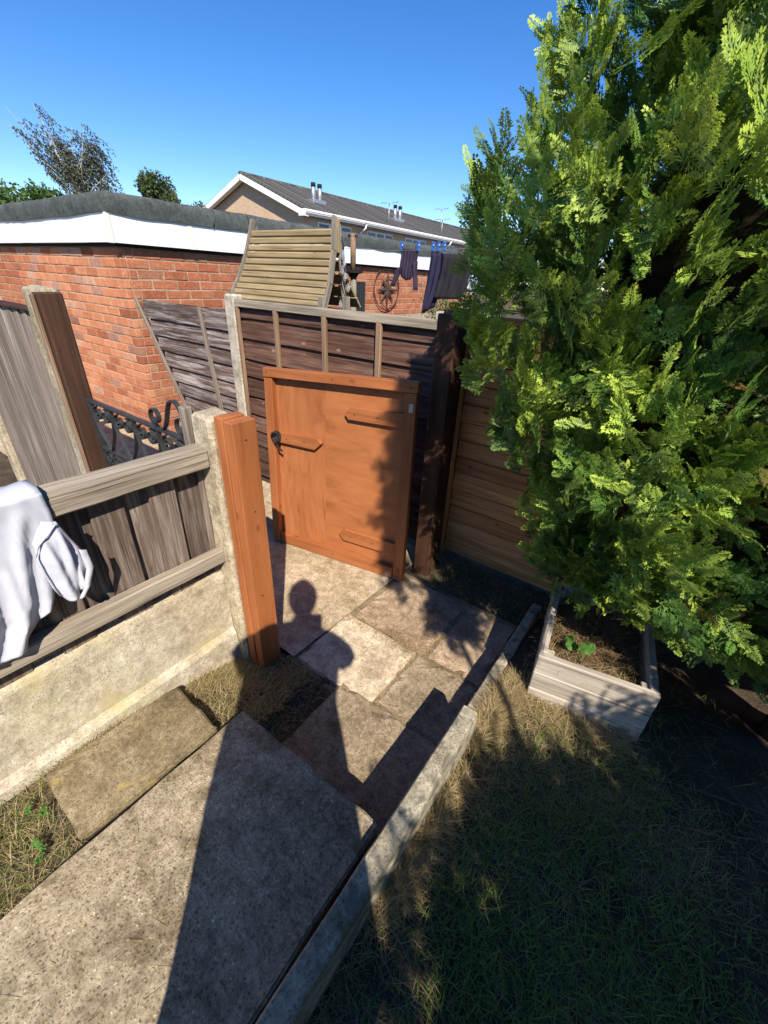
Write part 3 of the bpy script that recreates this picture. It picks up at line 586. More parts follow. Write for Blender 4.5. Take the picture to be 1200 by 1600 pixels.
box('joint_trim', (-6.42, GY - 0.081, FZ0 - 0.003), (-6.38, GY - 0.072, FZ1), M['cream'], ga, 0.001)
# felt: a wrapped skirt with wrinkles, plus the flat top
def felt_strip(P, Nrm):
    V = []; Fc = []; prof = [(0.015, 0.0), (0.022, 0.05), (0.020, 0.11), (0.010, 0.150), (-0.03, 0.172), (-0.14, 0.178), (-0.30, 0.170)]
    for i, (p_, nn) in enumerate(zip(P, Nrm)):
        for j, (d, z_) in enumerate(prof):
            e = mnoise.noise_vector((p_.x * 4, p_.y * 4, z_ * 9)) * 0.006 + mnoise.noise_vector((p_.x * 15, p_.y * 15, z_ * 20)) * 0.003
            zz = FZ1 - 0.012 + z_ * 0.90 + (e.z * 1.2 if j else mnoise.noise((p_.x * 2.3, p_.y * 2.3, 3)) * 0.016)
            V.append(p_ + nn * (d + e.x) + Vector((0, 0, zz)))
    q = len(prof)
    for i in range(len(P) - 1):
        for j in range(q - 1): Fc.append((i * q + j, (i + 1) * q + j, (i + 1) * q + j + 1, i * q + j + 1))
    return V, Fc
P = [Vector((x_, GY - 0.075, 0)) for x_ in np.linspace(GX - 7, GX + 0.06, 90)] + [Vector((GX + 0.075, y_, 0)) for y_ in np.linspace(GY - 0.06, GY + 6.5, 90)]
Nn = [Vector((0, -1, 0))] * 89 + [Vector((.7, -.7, 0)), Vector((.7, -.7, 0))] + [Vector((1, 0, 0))] * 89
V, Fc = felt_strip(P, Nn); fe = meshobj('felt_edge', V, Fc, M['felt'], ga, smooth=True)
box('roof_deck', (GX - 7, GY + 0.0, FZ1 + 0.02), (GX - 0.02, GY + 6.5, FZ1 + 0.135), M['felt'], ga, 0)
for t_ in (2.95, 3.35):
    strapv = [Vector((GX + 0.10, t_ + 0.03 * math.sin(3 * s_), FZ1 - 0.008 + 0.16 * s_)) for s_ in np.linspace(0, 1, 6)]
    tube('felt_seam', strapv, 0.004, M['felt'], ga, 4)
# ornament, dark panel
wo = thing('compass_wheel_ornament', 'rusty round compass star ornament hung on the brick garage wall', 'ornament', (-4.32, 5.95, 1.40))
def ring(cy, cz, r_, th=0.010):
    return [(-4.325, cy + r_ * math.cos(t) * 1.08, cz + r_ * math.sin(t)) for t in np.linspace(0, 2 * math.pi, 30)]
tube('outer_ring', ring(5.95, 1.42, 0.30), 0.008, M['rust'], wo, 5); tube('inner_ring', ring(6.02, 1.36, 0.22), 0.006, M['rust'], wo, 5)
for i in range(8):
    a_ = i * math.pi / 4; L = 0.30 if i % 2 == 0 else 0.24; d = Vector((0, math.cos(a_), math.sin(a_))); n_ = Vector((0, -d.z, d.y)); c0 = Vector((-4.325, 5.97, 1.40))
    meshobj('star_point', [c0 + Vector((.012, 0, 0)), c0 + d * L * .25 + n_ * .032, c0 + d * L, c0 + d * L * .25 - n_ * .032, c0 + d * L * .25 + Vector((.018, 0, 0))], [(0, 1, 4), (1, 2, 4), (2, 3, 4), (3, 0, 4), (0, 3, 2, 1)], M['rust'], wo)
db = thing('dark_trellis_panel', 'narrow black panel standing against the brick garage beside the bird table', 'panel', (-4.3, 5.28, 1.0))
box('panel', (-4.335, 5.17, 0.9), (-4.31, 5.40, 1.50), M['black'], db, 0.003)
for i in range(5): box('slat', (-4.309, 5.18 + i * 0.045, 0.92), (-4.300, 5.198 + i * 0.045, 1.48), M['iron'], db, 0.001)
# ------------------------------------------------------------------ arbour
ar = thing('garden_arbour', 'timber arbour roof of pale rounded slats above the brown fence', 'arbour', (-2.9, 2.7, 0))
nsl = 11; XA, XB = -3.43, -2.33
def aprof(t):      # low edge t=0 -> ridge t=1, slightly hollow like a pagoda
    return Vector((0, 2.44 + 0.22 * t + 0.030 * math.sin(math.pi * t), 1.345 + 0.50 * (t ** 1.10)))
def ax(x_, t): return x_ + (0.10 if x_ < -3 else -0.085) * max(0, t)
for i in range(nsl):
    a_ = aprof(i / nsl); b_ = aprof((i + 1.12) / nsl); mid = (a_ + b_) / 2; d = (b_ - a_); nrm = Vector((0, -d.z, d.y)).normalized()
    plank('roof_slat', (ax(XA, i / nsl) + 0.02, mid.y, mid.z), (ax(XB, i / nsl) - 0.02, mid.y, mid.z), d.length * 0.80, 0.026, nrm + Vector((0, -.22, -.22)), M['arbour'], ar, 0.009, 0.001, 4)
for i in range(6):
    t = (i + .5) / 6; a_ = aprof(t); plank('back_roof_slat', (ax(XA, t) + .02, 5.34 - a_.y, a_.z), (ax(XB, t) - .02, 5.34 - a_.y, a_.z), 0.09, 0.015, (0, .8, .6), M['arbour'], ar, 0.004, 0.001, 2)
for xx in (XA, XB):
    for t0, t1 in ((-0.06, 0.35), (0.35, 0.75), (0.75, 1.14)):
        plank('side_rafter', Vector((ax(xx, t0), 0, 0)) + aprof(max(t0, 0)) + Vector((0, 0, min(t0, 0) * .3)), Vector((ax(xx, t1), 0, 0)) + aprof(t1), 0.045, 0.022, (1, 0, 0), M['arbourgrey'], ar, 0.003, 0.001, 2)
    a_ = aprof(1.02); plank('back_rafter', (xx + (-.07 if xx > -3 else .07), 2.76, 1.33), (ax(xx, 1), 5.34 - a_.y + .02, a_.z + .02), 0.04, 0.022, (1, 0, 0), M['arbourgrey'], ar)
    for yy in (2.46, 2.72): plank('arbour_post', (xx + (0.03 if xx == XA else -0.03), yy, 0), (xx + (0.03 if xx == XA else -0.03), yy, 1.42), 0.045, 0.045, (1, 0, 0), M['arbourgrey'], ar)
plank('finial', (ax(XB, 1) + 0.004, 2.69, 1.70), (ax(XB, 1) + .004, 2.69, 1.905), 0.032, 0.018, (0, -1, 0), M['arbour'], ar)
box('back_board', (XA + .06, 2.77, 0.5), (XB - .10, 2.785, 1.33), M['darkpost'], ar)
k = N('clear bulb'); k.b.inputs['Transmission Weight'].default_value = 0.85; k.b.inputs['Roughness'].default_value = 0.08; M['glass'] = k.done((0.95, 0.88, 0.85), 0.08, 0.5)
sl_ = thing('festoon_lights', 'string of clear festoon bulbs hanging at the end of the arbour roof', 'lights', (-2.37, 2.75, 1.4))
cord = [(-2.385 + .004 * i, 2.70 + 0.02 * math.sin(i), 1.80 - i * 0.05) for i in range(9)]; tube('cable', cord, 0.004, M['rope'], sl_, 5)
for (by, bz) in [(2.70, 1.70), (2.71, 1.65), (2.69, 1.60), (2.72, 1.56), (2.76, 1.49), (2.67, 1.375), (2.76, 1.385)]:
    V = []; Fc = []; pr = [(0.004, 0.03), (0.011, 0.022), (0.012, 0.012), (0.022, -0.004), (0.027, -0.020), (0.020, -0.036), (0.004, -0.044)]
    for (r_, z_) in pr:
        for q in range(8): V.append((-2.372 + .6 * r_ * math.cos(q * math.pi / 4), by + .6 * r_ * math.sin(q * math.pi / 4), bz + z_))
    for i in range(len(pr) - 1):
        for q in range(8): Fc.append((i * 8 + q, i * 8 + (q + 1) % 8, i * 8 + 8 + (q + 1) % 8, i * 8 + 8 + q))
    Fc += [tuple(range(8)), tuple(range(len(pr) * 8 - 8, len(pr) * 8))[::-1]]
    o = meshobj('bulb', V, Fc, M['glass'], sl_, smooth=True); 
    tube('lamp_holder', [(-2.372, by, bz + 0.018), (-2.372, by, bz + 0.045)], 0.0065, M['rope'], o, 6)
# ------------------------------------------------------------------ bird table pole
bt = thing('bird_feeder_post', 'brown post with a flat black tray rising behind the brown fence', 'post', (-2.525, 3.0, 0))
tube('lower_post', [(-2.522, 3.0, 0), (-2.522, 3.0, 1.585)], 0.025, M['arbourgrey'], bt, 10)
tube('upper_post', [(-2.527, 3.0, 1.60), (-2.528, 3.0, 1.85)], 0.022, M['batten'], bt, 10)
tube('top_bracket', [(-2.575, 3.0, 1.835), (-2.49, 3.0, 1.835)], 0.010, M['rust'], bt, 6)
tube('tray', [(-2.525, 3.0, 1.55), (-2.525, 3.0, 1.575), (-2.525, 3.0, 1.582), (-2.525, 3.0, 1.602)], [0.03, 0.045, 0.078, 0.080], M['black'], bt, 16, False)
# ------------------------------------------------------------------ washing
wl = tube('washing_line', [(-4.3, 3.4, 1.90)] + [(-4.3 + 5.3 * t, 3.4, 1.90 - 0.13 * math.sin(math.pi * min(1, t * 1.4)) - 0.02 * t) for t in np.linspace(0.1, 1, 20)], 0.0022, M['steel'], None, 5)
tag(wl, 'thin washing line carrying clothes above the brown fence', 'washing line')
def cloth(name, rows, mat, parent=None, y=3.4, amp=0.02, freq=5, nx_=16, axis='y', sgn=-1, th=0.004, ph=0.0):
    """rows: (z-ordered) list of ((a0,z0),(a1,z1)) left and right ends; hanging sheet with folds"""
    P_ = []; m_ = []
    rr = len(rows); sub = 4
    for i in range((rr - 1) * sub + 1):
        a_, f = divmod(i, sub); f /= sub
        if a_ >= rr - 1: a_, f = rr - 2, 1.0
        l0, r0 = rows[a_]; l1, r1 = rows[a_ + 1]
        L_ = (l0[0] * (1 - f) + l1[0] * f, l0[1] * (1 - f) + l1[1] * f); R_ = (r0[0] * (1 - f) + r1[0] * f, r0[1] * (1 - f) + r1[1] * f)
        for j in range(nx_ + 1):
            t = j / nx_; a1 = L_[0] * (1 - t) + R_[0] * t; z1 = L_[1] * (1 - t) + R_[1] * t; vv = i / ((rr - 1) * sub)
            d = amp * (0.25 + vv) * (math.sin(freq * t * 6.283 + ph + 1.5 * vv) * .6 + mnoise.noise((a1 * 16, z1 * 7, ph)) * .9)
            m_.append((a1, z1, d))
    V = [((a1, y + sgn * d, z1) if axis == 'y' else (y + sgn * d, a1, z1)) for a1, z1, d in m_]
    Fc = [(i * (nx_ + 1) + j, i * (nx_ + 1) + j + 1, (i + 1) * (nx_ + 1) + j + 1, (i + 1) * (nx_ + 1) + j) for i in range((rr - 1) * sub) for j in range(nx_)]
    o = meshobj(name, V, Fc, mat, parent, smooth=True); s_ = o.modifiers.new('solid', 'SOLIDIFY'); s_.thickness = th; s_.offset = 0
    return o
g1 = thing('pegged_blouse', 'plum long sleeved top pegged upside down on the washing line', 'clothing', (-2.25, 3.4, 1.6), 'washing on the line')
cloth('body', [((-2.345, 1.785), (-2.165, 1.765)), ((-2.335, 1.72), (-2.17, 1.71)), ((-2.345, 1.62), (-2.18, 1.62)), ((-2.325, 1.575), (-2.20, 1.575)), ((-2.27, 1.55), (-2.235, 1.555))], M['plum'], g1, ph=1)
cloth('sleeve', [((-2.375, 1.63), (-2.315, 1.66)), ((-2.40, 1.57), (-2.34, 1.58)), ((-2.425, 1.50), (-2.385, 1.50))], M['plum'], g1, nx_=6, ph=2, y=3.395)
cloth('sleeve', [((-2.215, 1.68), (-2.165, 1.69)), ((-2.205, 1.58), (-2.165, 1.59)), ((-2.19, 1.475), (-2.155, 1.48))], M['plum'], g1, nx_=6, ph=3, y=3.392)
g2 = thing('pegged_trousers', 'navy trousers pegged by the waist on the washing line', 'clothing', (-2.0, 3.4, 1.6), 'washing on the line')
cloth('leg', [((-2.045, 1.765), (-1.955, 1.75)), ((-2.06, 1.62), (-1.96, 1.62)), ((-2.085, 1.45), (-1.985, 1.46)), ((-2.10, 1.30), (-2.03, 1.33))], M['navy'], g2, ph=4, freq=2)
cloth('leg', [((-2.00, 1.76), (-1.935, 1.745)), ((-1.995, 1.60), (-1.94, 1.60)), ((-2.02, 1.45), (-1.96, 1.45)), ((-2.04, 1.34), (-1.985, 1.36))], M['navy'], g2, y=3.42, ph=5, freq=2)
g3 = thing('pegged_jumper', 'charcoal jumper on the washing line next to the conifer', 'clothing', (-1.8, 3.4, 1.6), 'washing on the line')
cloth('body', [((-1.935, 1.745), (-1.66, 1.74)), ((-1.945, 1.62), (-1.66, 1.62)), ((-1.96, 1.50), (-1.70, 1.50)), ((-1.975, 1.425), (-1.735, 1.435))], M['charcoal'], g3, ph=6)
g4 = thing('pegged_towel', 'pale blue striped cloth on the washing line at the conifer edge', 'clothing', (-1.6, 3.4, 1.6), 'washing on the line')
k = N('blue white stripes'); v = k.coords((1, 1, 1), False); wv = k.n('ShaderNodeTexWave', bands_direction='X'); k.l(v, wv.inputs['Vector']); wv.inputs['Scale'].default_value = 9; wv.inputs['Distortion'].default_value = 2.5
M['stripe'] = k.done(k.ramp(wv.outputs['Fac'], [(0.3, (0.20, 0.25, 0.40)), (0.7, (0.62, 0.68, 0.82))]), 0.9, 0.1)
cloth('body', [((-1.64, 1.73), (-1.42, 1.72)), ((-1.68, 1.60), (-1.45, 1.60)), ((-1.715, 1.49), (-1.50, 1.49))], M['stripe'], g4, ph=7, y=3.41)
for i, (px_, who) in enumerate([(-2.335, 'left end of the plum top'), (-2.172, 'right end of the plum top'), (-2.035, 'left side of the navy trousers'), (-1.985, 'right side of the navy trousers'), (-1.93, 'left side of the charcoal jumper'), (-1.70, 'right side of the charcoal jumper')]):
    pg = thing('clothes_peg', 'blue plastic clothes peg on the ' + who, 'peg', (px_, 3.4, 1.78), 'blue clothes pegs')
    tl = random.uniform(-.25, .25)
    for dy in (-0.009, 0.009): plank('prong', (px_, 3.4 + dy, 1.760), (px_ + 0.02 * tl, 3.4 + dy * 1.5, 1.825), 0.012, 0.008, (0, 1, 0), M['bluepeg'], pg, 0.002, 0, 0)
    tube('spring', [(px_ - 0.009, 3.4, 1.80), (px_ + 0.009, 3.4, 1.80)], 0.006, M['steel'], pg, 6)
pw = thing('low_pier', 'pale weathered stone pier behind the washing at the end of the fence', 'pier', (-1.5, 3.0, 0))
for i in range(9):
    zz = 0.02 + i * 0.15; box('stone', (-1.67 + (0.02 if i % 2 else 0), 2.9, zz), (-1.38, 3.15, zz + 0.145), M['post2'], pw, 0.008, 0.004, 1)
# ------------------------------------------------------------------ white shirt over the low fence
sh = thing('white_shirt', 'pale lilac white T-shirt draped over the low fence rail', 'clothing', (-1.26, 0.15, 0.9))
def drape(name, rows, x, folds, bulge, nx_=46, sub=7, seed=0.0):
    """rows of (y0, y1, z0, z1); folds: (y at top, y at bottom, width, height, z start)"""
    V = []; Fc = []; rr = len(rows); tot = (rr - 1) * sub
    for i in range(tot + 1):
        a_, f = divmod(i, sub); f /= sub
        if a_ >= rr - 1: a_, f = rr - 2, 1.0
        f2 = f; q = [rows[a_][k_] * (1 - f2) + rows[a_ + 1][k_] * f2 for k_ in range(4)]; vv = i / tot
        for j in range(nx_ + 1):
            t = j / nx_; y_ = q[0] * (1 - t) + q[1] * t; z_ = q[2] * (1 - t) + q[3] * t; d = bulge * math.sin(math.pi * min(1, t * 1.02)) ** .5 * min(1, vv * 5 + .2)
            for (ya, yb, wd_, ht, zs) in folds:
                c_ = ya * (1 - vv) + yb * vv; u_ = (y_ - c_) / (wd_ * (.6 + .6 * vv)); up_ = min(1, max(0, (zs - z_) / .08)); d += ht * up_ * (math.exp(-u_ * u_ * (1.0 if u_ < 0 else 3.2)) - .25 * math.exp(-(u_ - 1.6) ** 2))
            d += .0055 * mnoise.noise((y_ * 30 + z_ * 8, z_ * 9, seed)) + .0030 * mnoise.noise((y_ * 62, z_ * 26, seed)) + .0012 * mnoise.noise((y_ * 130, z_ * 110, seed))
            V.append((x + d, y_, z_ + .004 * mnoise.noise((y_ * 12, 3, seed)) * vv))
    for i in range(tot):
        for j in range(nx_): k0 = i * (nx_ + 1) + j; Fc.append((k0, k0 + 1, k0 + nx_ + 2, k0 + nx_ + 1))
    o = meshobj(name, V, Fc, M['shirt'], sh, smooth=True); m_ = o.modifiers.new('solid', 'SOLIDIFY'); m_.thickness = .0025; m_.offset = 0; return o
drape('body', [(-.40, .262, 1.0405, 1.0405), (-.40, .266, .985, .985), (-.38, .262, .92, .92), (-.36, .238, .84, .84), (-.36, .212, .76, .755), (-.36, .185, .71, .705), (-.36, .150, .675, .685), (-.36, .118, .64, .655), (-.36, .100, .605, .622)], -1.243,
      [(.215, .08, .022, .016, 1.02), (.12, .03, .016, .012, 1.03), (.06, -.03, .02, .016, .99), (.16, .10, .012, .009, .92), (-.03, -.10, .02, .014, 1.0), (.24, .15, .014, .010, .90), (-.12, -.16, .03, .016, 1.0)], .006, 70, 6, 1.0)
drape('sleeve', [(.240, .266, .968, .958), (.205, .284, .918, .898), (.200, .300, .85, .850), (.206, .303, .79, .800), (.214, .290, .745, .757), (.228, .262, .716, .722)], -1.238,
      [(.262, .275, .012, .015, .95), (.225, .245, .014, .012, .93), (.285, .262, .008, -.012, .90)], .014, 26, 7, 4.0)
drape('sleeve_hem', [(.288, .305, .868, .858), (.290, .307, .80, .80), (.270, .286, .745, .745), (.250, .262, .716, .716)], -1.215, [], .004, 6, 5, 6.0)
V = []; Fc = []; nn_ = 44                                      # the part folded over the rail
for i in range(nn_ + 1):
    yy = -0.40 + 0.662 * i / nn_
    for j, (dx, zz) in enumerate([(-1.252, 1.005), (-1.246, 1.036), (-1.26, 1.0455), (-1.30, 1.045), (-1.332, 1.043), (-1.340, 1.03), (-1.342, 0.95), (-1.345, 0.80)]):
        e = mnoise.noise((yy * 14, j * 0.5, 5)) * 0.006; V.append((dx + (e if j > 5 else 0), yy, zz + (abs(e) if 1 <= j <= 5 else 0)))
for i in range(nn_):
    for j in range(7): Fc.append((i * 8 + j, i * 8 + j + 1, i * 8 + 9 + j, i * 8 + 8 + j))
o = meshobj('back_fold', V, Fc, M['shirt'], sh, smooth=True); s_ = o.modifiers.new('solid', 'SOLIDIFY'); s_.thickness = 0.003
tube('armhole_seam', [(-1.224, 0.266, 0.958), (-1.220, 0.238, 0.935), (-1.222, 0.212, 0.912), (-1.226, 0.199, 0.88), (-1.226, 0.202, 0.83), (-1.226, 0.207, 0.78), (-1.226, 0.214, 0.745)], 0.0022, M['shirt'], sh, 5)

# ------------------------------------------------------------------ terrace house far behind
ho = thing('terrace_house', 'brick terrace with brown tiled roof and white gable bargeboards in the distance', 'house', (-28, 30, 0))
def bricktex(name, c1, c2, cm, sc):
    k = N(name); tc = k.n('ShaderNodeTexCoord'); sp = k.n('ShaderNodeSeparateXYZ'); k.l(tc.outputs['Object'], sp.inputs[0]); cb = k.n('ShaderNodeCombineXYZ')
    k.l(k.math('ADD', sp.outputs[0], sp.outputs[1]), cb.inputs[0]); k.l(sp.outputs[2], cb.inputs[1])
    br = k.n('ShaderNodeTexBrick'); k.l(cb.outputs[0], br.inputs['Vector']); br.inputs['Scale'].default_value = sc
    br.inputs['Color1'].default_value = (*c1, 1); br.inputs['Color2'].default_value = (*c2, 1); br.inputs['Mortar'].default_value = (*cm, 1); br.inputs['Mortar Size'].default_value = 0.03
    br.inputs['Brick Width'].default_value = 0.9; br.inputs['Row Height'].default_value = 0.3
    return k.done(br.outputs['Color'], 0.9, 0.1)
M['housebrick'] = bricktex('buff house brick', (0.50, 0.345, 0.225), (0.58, 0.415, 0.28), (0.42, 0.32, 0.23), 3)
k = N('concrete roof tile'); v = k.coords((1, 1, 1), False); f = k.noise(v, 2.2, 6, .7); f2 = k.noise(v, 14, 3, .6)
wv = k.n('ShaderNodeTexWave', bands_direction='Y', wave_profile='SAW'); k.l(v, wv.inputs['Vector']); wv.inputs['Scale'].default_value = 1.05
c = k.ramp(k.math('ADD', k.math('MULTIPLY', f, .6), k.math('MULTIPLY', f2, .4)), [(0.38, (0.036, 0.034, 0.033)), (0.52, (0.078, 0.073, 0.069)), (0.64, (0.18, 0.17, 0.155))])
k.bump(wv.outputs['Fac'], 0.8, 0.04); M['rooftile'] = k.done(c, 0.95, 0.1)
HX0, HX1, HY0, HY1, HE, HR = -33.1, -22.9, 22.35, 60.0, 4.90, 7.03; RX = -28.0
V = [(HX0, HY0, -0.1), (HX1, HY0, -0.1), (HX1, HY0, HE), (RX, HY0, HR - .15), (HX0, HY0, HE), (HX0, HY1, -0.1), (HX1, HY1, -0.1), (HX1, HY1, HE), (RX, HY1, HR - .15), (HX0, HY1, HE)]
meshobj('wall', V, [(0, 1, 2, 3, 4), (1, 6, 7, 2), (6, 5, 9, 8, 7), (5, 0, 4, 9)], M['housebrick'], ho)
nro = 17; e0 = Vector((-22.35, 0, 5.00)); r0 = Vector((RX, 0, HR)); sd = (r0 - e0)
for sgn in (1, -1):
    for i in range(nro):
        a_ = e0 + sd * (i / nro); b_ = e0 + sd * ((i + 1.1) / nro); nrm = Vector((-sd.z, 0, sd.x)) * -1
        if sgn < 0:
            a_ = Vector((2 * RX - a_.x, 0, a_.z)); b_ = Vector((2 * RX - b_.x, 0, b_.z)); nrm = Vector((-nrm.x, 0, nrm.z))
        mid = (a_ + b_) / 2; nrm.normalize()
        o = bmobj('tile_course', block_bm(HY1 - 21.9, (b_ - a_).length, 0.075, 0.0), M['rooftile'], ho, Matrix.Translation(Vector((mid.x, (HY1 + 21.9) / 2, mid.z)) + nrm * 0.035) @ frame((0, 1, 0), nrm + Vector((0.07 * sgn, 0, 0))))
ridge = tube('ridge_tiles', [(RX, 21.85, HR + 0.06), (RX, HY1, HR + 0.06)], 0.13, M['rooftile'], ho, 8)
for sgn in (1, -1):
    a_ = Vector((RX + sgn * 5.75, 21.84, 4.78)); b_ = Vector((RX, 21.84, HR - 0.13)); plank('bargeboard', a_, b_, 0.30, 0.05, (0, -1, 0), M['white'], ho, 0.005, 0, 0)
    a2 = a_ + Vector((0, 0.2, -0.10)); b2 = b_ + Vector((0, .2, -.10)); plank('soffit', a2, b2, 0.36, 0.03, Vector((0, 0, 1)), M['white'], ho, 0, 0, 0)
plank('gutter', (-22.25, 21.8, 4.97), (-22.25, HY1, 4.97), 0.14, 0.12, (1, 0, 0), M['white'], ho, 0.03, 0, 0)
plank('fascia', (-22.42, 21.9, 4.84), (-22.42, HY1, 4.84), 0.20, 0.03, (1, 0, 0), M['white'], ho, 0, 0, 0)
box('gutter_box_end', (-22.70, 21.78, 4.66), (-22.18, 21.9, 5.02), M['white'], ho, 0.02)
k = N('window glass far'); M['farglass'] = k.done((0.05, 0.065, 0.075), 0.08, 0.6)
for (y0_, y1_) in ((23.6, 26.9), (28.7, 31.9), (33.7, 36.9), (39.0, 42.2), (44, 47.2)):
    wn = box('window', (-22.90, y0_, 3.2), (-22.84, y1_, 4.58), M['white'], ho, 0.01)
    d = (y1_ - y0_) / 3
    for j in range(3): box('pane', (-22.838, y0_ + d * j + 0.10, 3.32), (-22.828, y0_ + d * (j + 1) - 0.10, 4.48), M['farglass'], wn, 0)
for yy in (27.9, 40.4):
    tube('downpipe', [(-22.3, yy, 4.9), (-22.35, yy, 4.65), (-22.8, yy, 4.35), (-22.8, yy, 0)], 0.075, M['white'], ho, 8)
for yy in (24.95, 25.55, 34.4, 35.1):
    fl_ = tube('flue', [(-24.5, yy, 5.7), (-24.5, yy, 6.75)], 0.14, M['steel'], ho, 10); tube('cowl', [(-24.5, yy, 6.66), (-24.5, yy, 6.88)], 0.155, M['black'], fl_, 10)
    box('flashing', (-24.9, yy - .32, 5.75), (-24.2, yy + .32, 5.98), M['steel'], fl_, 0.02)
def aerial(y_, x_, z0, h, nm):
    a = thing('tv_aerial', nm, 'aerial', (x_, y_, z0), 'roof aerials')
    tube('mast', [(x_, y_, z0), (x_, y_, z0 + h)], 0.03, M['steel'], a, 5); tube('boom', [(x_ - .5, y_ - .4, z0 + h - .05), (x_ + .5, y_ + .5, z0 + h + .1)], 0.022, M['steel'], a, 5)
    for t in (-.4, -.2, 0, .2, .4): tube('element', [(x_ + t - .18, y_ + t + .18, z0 + h + .1 * t), (x_ + t + .18, y_ + t - .18, z0 + h + .1 * t)], 0.016, M['steel'], a, 4)
aerial(31.9, -23.3, 4.9, 1.75, 'thin television aerial between the two pairs of roof flues'); aerial(44.5, -26, 5.9, 2.0, 'tall television aerial on the far end of the terrace roof'); aerial(40.2, -23.3, 4.9, 1.6, 'short television aerial mast above the right downpipe')
# ------------------------------------------------------------------ vegetation generators
def quads_from(base, dirs, perp, L, Wd, cols):
    """rhombus leaves: base, dir, perp (n,3); returns V, F, C"""
    n_ = len(base); L = L[:, None]; Wd = Wd[:, None]
    V = np.stack([base, base + dirs * L * .45 + perp * Wd * .5, base + dirs * L, base + dirs * L * .45 - perp * Wd * .5], 1).reshape(-1, 3)
    F = np.arange(n_ * 4).reshape(-1, 4); return V, F, np.repeat(cols, 4, 0)
def unit(a): return a / np.maximum(np.linalg.norm(a, axis=-1, keepdims=True), 1e-9)
def frond_template(seed):
    r = np.random.default_rng(seed); V = []; T = []
    def rh(p, ang, l, w_, tip):
        d = np.array([math.cos(ang), math.sin(ang)]); q = np.array([-d[1], d[0]])
        V.extend([p, p + d * l * .5 + q * w_ / 2, p + d * l, p + d * l * .5 - q * w_ / 2]); T.extend([tip - .12, tip, tip + .15, tip])
    rh(np.array([0., 0.]), 0, 1.0, 0.045, 0.35)
    n_ = 7
    for i in range(n_):
        x = 0.10 + 0.80 * i / (n_ - 1)
        for s in (-1, 1):
            xx = x + (0.05 if s > 0 else 0) + r.uniform(-.02, .02); bl = (0.40 * (1 - xx) ** 0.75 + 0.10) * r.uniform(.75, 1.15); an = s * r.uniform(.60, .85)
            p0 = np.array([xx, 0.]); rh(p0, an, bl, 0.075, 0.25 + 0.5 * xx)
            for j, t in enumerate((0.40,)):
                for s2 in (-1, 1):
                    d = np.array([math.cos(an), math.sin(an)]); rh(p0 + d * bl * t, an + s2 * r.uniform(.5, .75), bl * 0.50 * r.uniform(.8, 1.2), 0.068, 0.35 + 0.5 * xx + 0.15 * t)
    V = np.array(V); z = -0.22 * V[:, 0] ** 2 + 0.10 * np.abs(V[:, 1]) + r.normal(0, .008, len(V))
    return np.column_stack([V, z]), np.array(T)
FT = [frond_template(s) for s in range(6)]
GREEN0 = np.array([0.040, 0.100, 0.020]); GREEN1 = np.array([0.145, 0.285, 0.050]); GOLD = np.array([0.64, 0.78, 0.110]); GLAUC = np.array([0.11, 0.20, 0.09]); BROWN = np.array([0.20, 0.09, 0.035])
def build_fronds(P, X, Z, S, gold, brown=None, seed=1):
    """P pos, X axis dir, Z normal, S size, gold 0..1 -> arrays"""
    r = np.random.default_rng(seed); X = unit(X); Z = Z - X * np.sum(X * Z, 1, keepdims=True); Z = unit(Z); Y = np.cross(Z, X)
    Vs, Cs = [], []
    which = r.integers(0, len(FT), len(P))
    for k_, (tv, tt) in enumerate(FT):
        m_ = which == k_
        if not m_.any(): continue
        p, x_, y_, z_, s_ = P[m_], X[m_], Y[m_], Z[m_], S[m_]
        V = p[:, None] + s_[:, None, None] * (tv[None, :, :1] * x_[:, None] + tv[None, :, 1:2] * y_[:, None] + tv[None, :, 2:] * z_[:, None])
        gv = gold[m_][:, None]; tip = np.clip((tt[None] - 0.12) * 1.25, 0, 1) * gv
        sh_ = r.uniform(0, 1, (m_.sum(), 1, 1)); base = GREEN0 * (1 - sh_) + GREEN1 * sh_; gl = (r.uniform(0, 1, (m_.sum(), 1, 1)) < .15) * .6; base = base * (1 - gl) + GLAUC * gl
        col = base * (1 - tip[..., None]) + GOLD * tip[..., None]
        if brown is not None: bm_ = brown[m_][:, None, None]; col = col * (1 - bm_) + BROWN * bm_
        Vs.append(V.reshape(-1, 3)); Cs.append(col.reshape(-1, 3))
    V = np.concatenate(Vs); Cc = np.concatenate(Cs); return V, np.arange(len(V)).reshape(-1, 4), Cc
def bough(r, p, d, length, nfr, size, gold, face=None):
    """a flat spray of fronds along an axis that bends up or droops"""
    d = d / np.linalg.norm(d); side = np.cross(d, r.normal(0, 1, 3) if face is None else face); side /= np.linalg.norm(side); nrm = np.cross(d, side)
    out = []; bend = r.uniform(-.35, .25)
    for i in range(nfr):
        t = (i + 1) / nfr; c = p + d * length * t + np.array([0, 0, bend * length * t * t]); s = 1 if i % 2 else -1
        ang = (1 - t) * 0.9 + 0.12; dd = d * math.cos(ang) + side * s * math.sin(ang) + r.normal(0, .13, 3) + np.array([0, 0, bend * t * .8])
        out.append((c - d * 0.01, dd, nrm + r.normal(0, .30, 3), size * (0.75 + .5 * (1 - t)) * r.uniform(.8, 1.15), gold * r.uniform(.6, 1.15)))
    out.append((p + d * length + np.array([0, 0, bend * length]), d + np.array([0, 0, bend]), nrm + r.normal(0, .2, 3), size * 1.05, gold)); return out
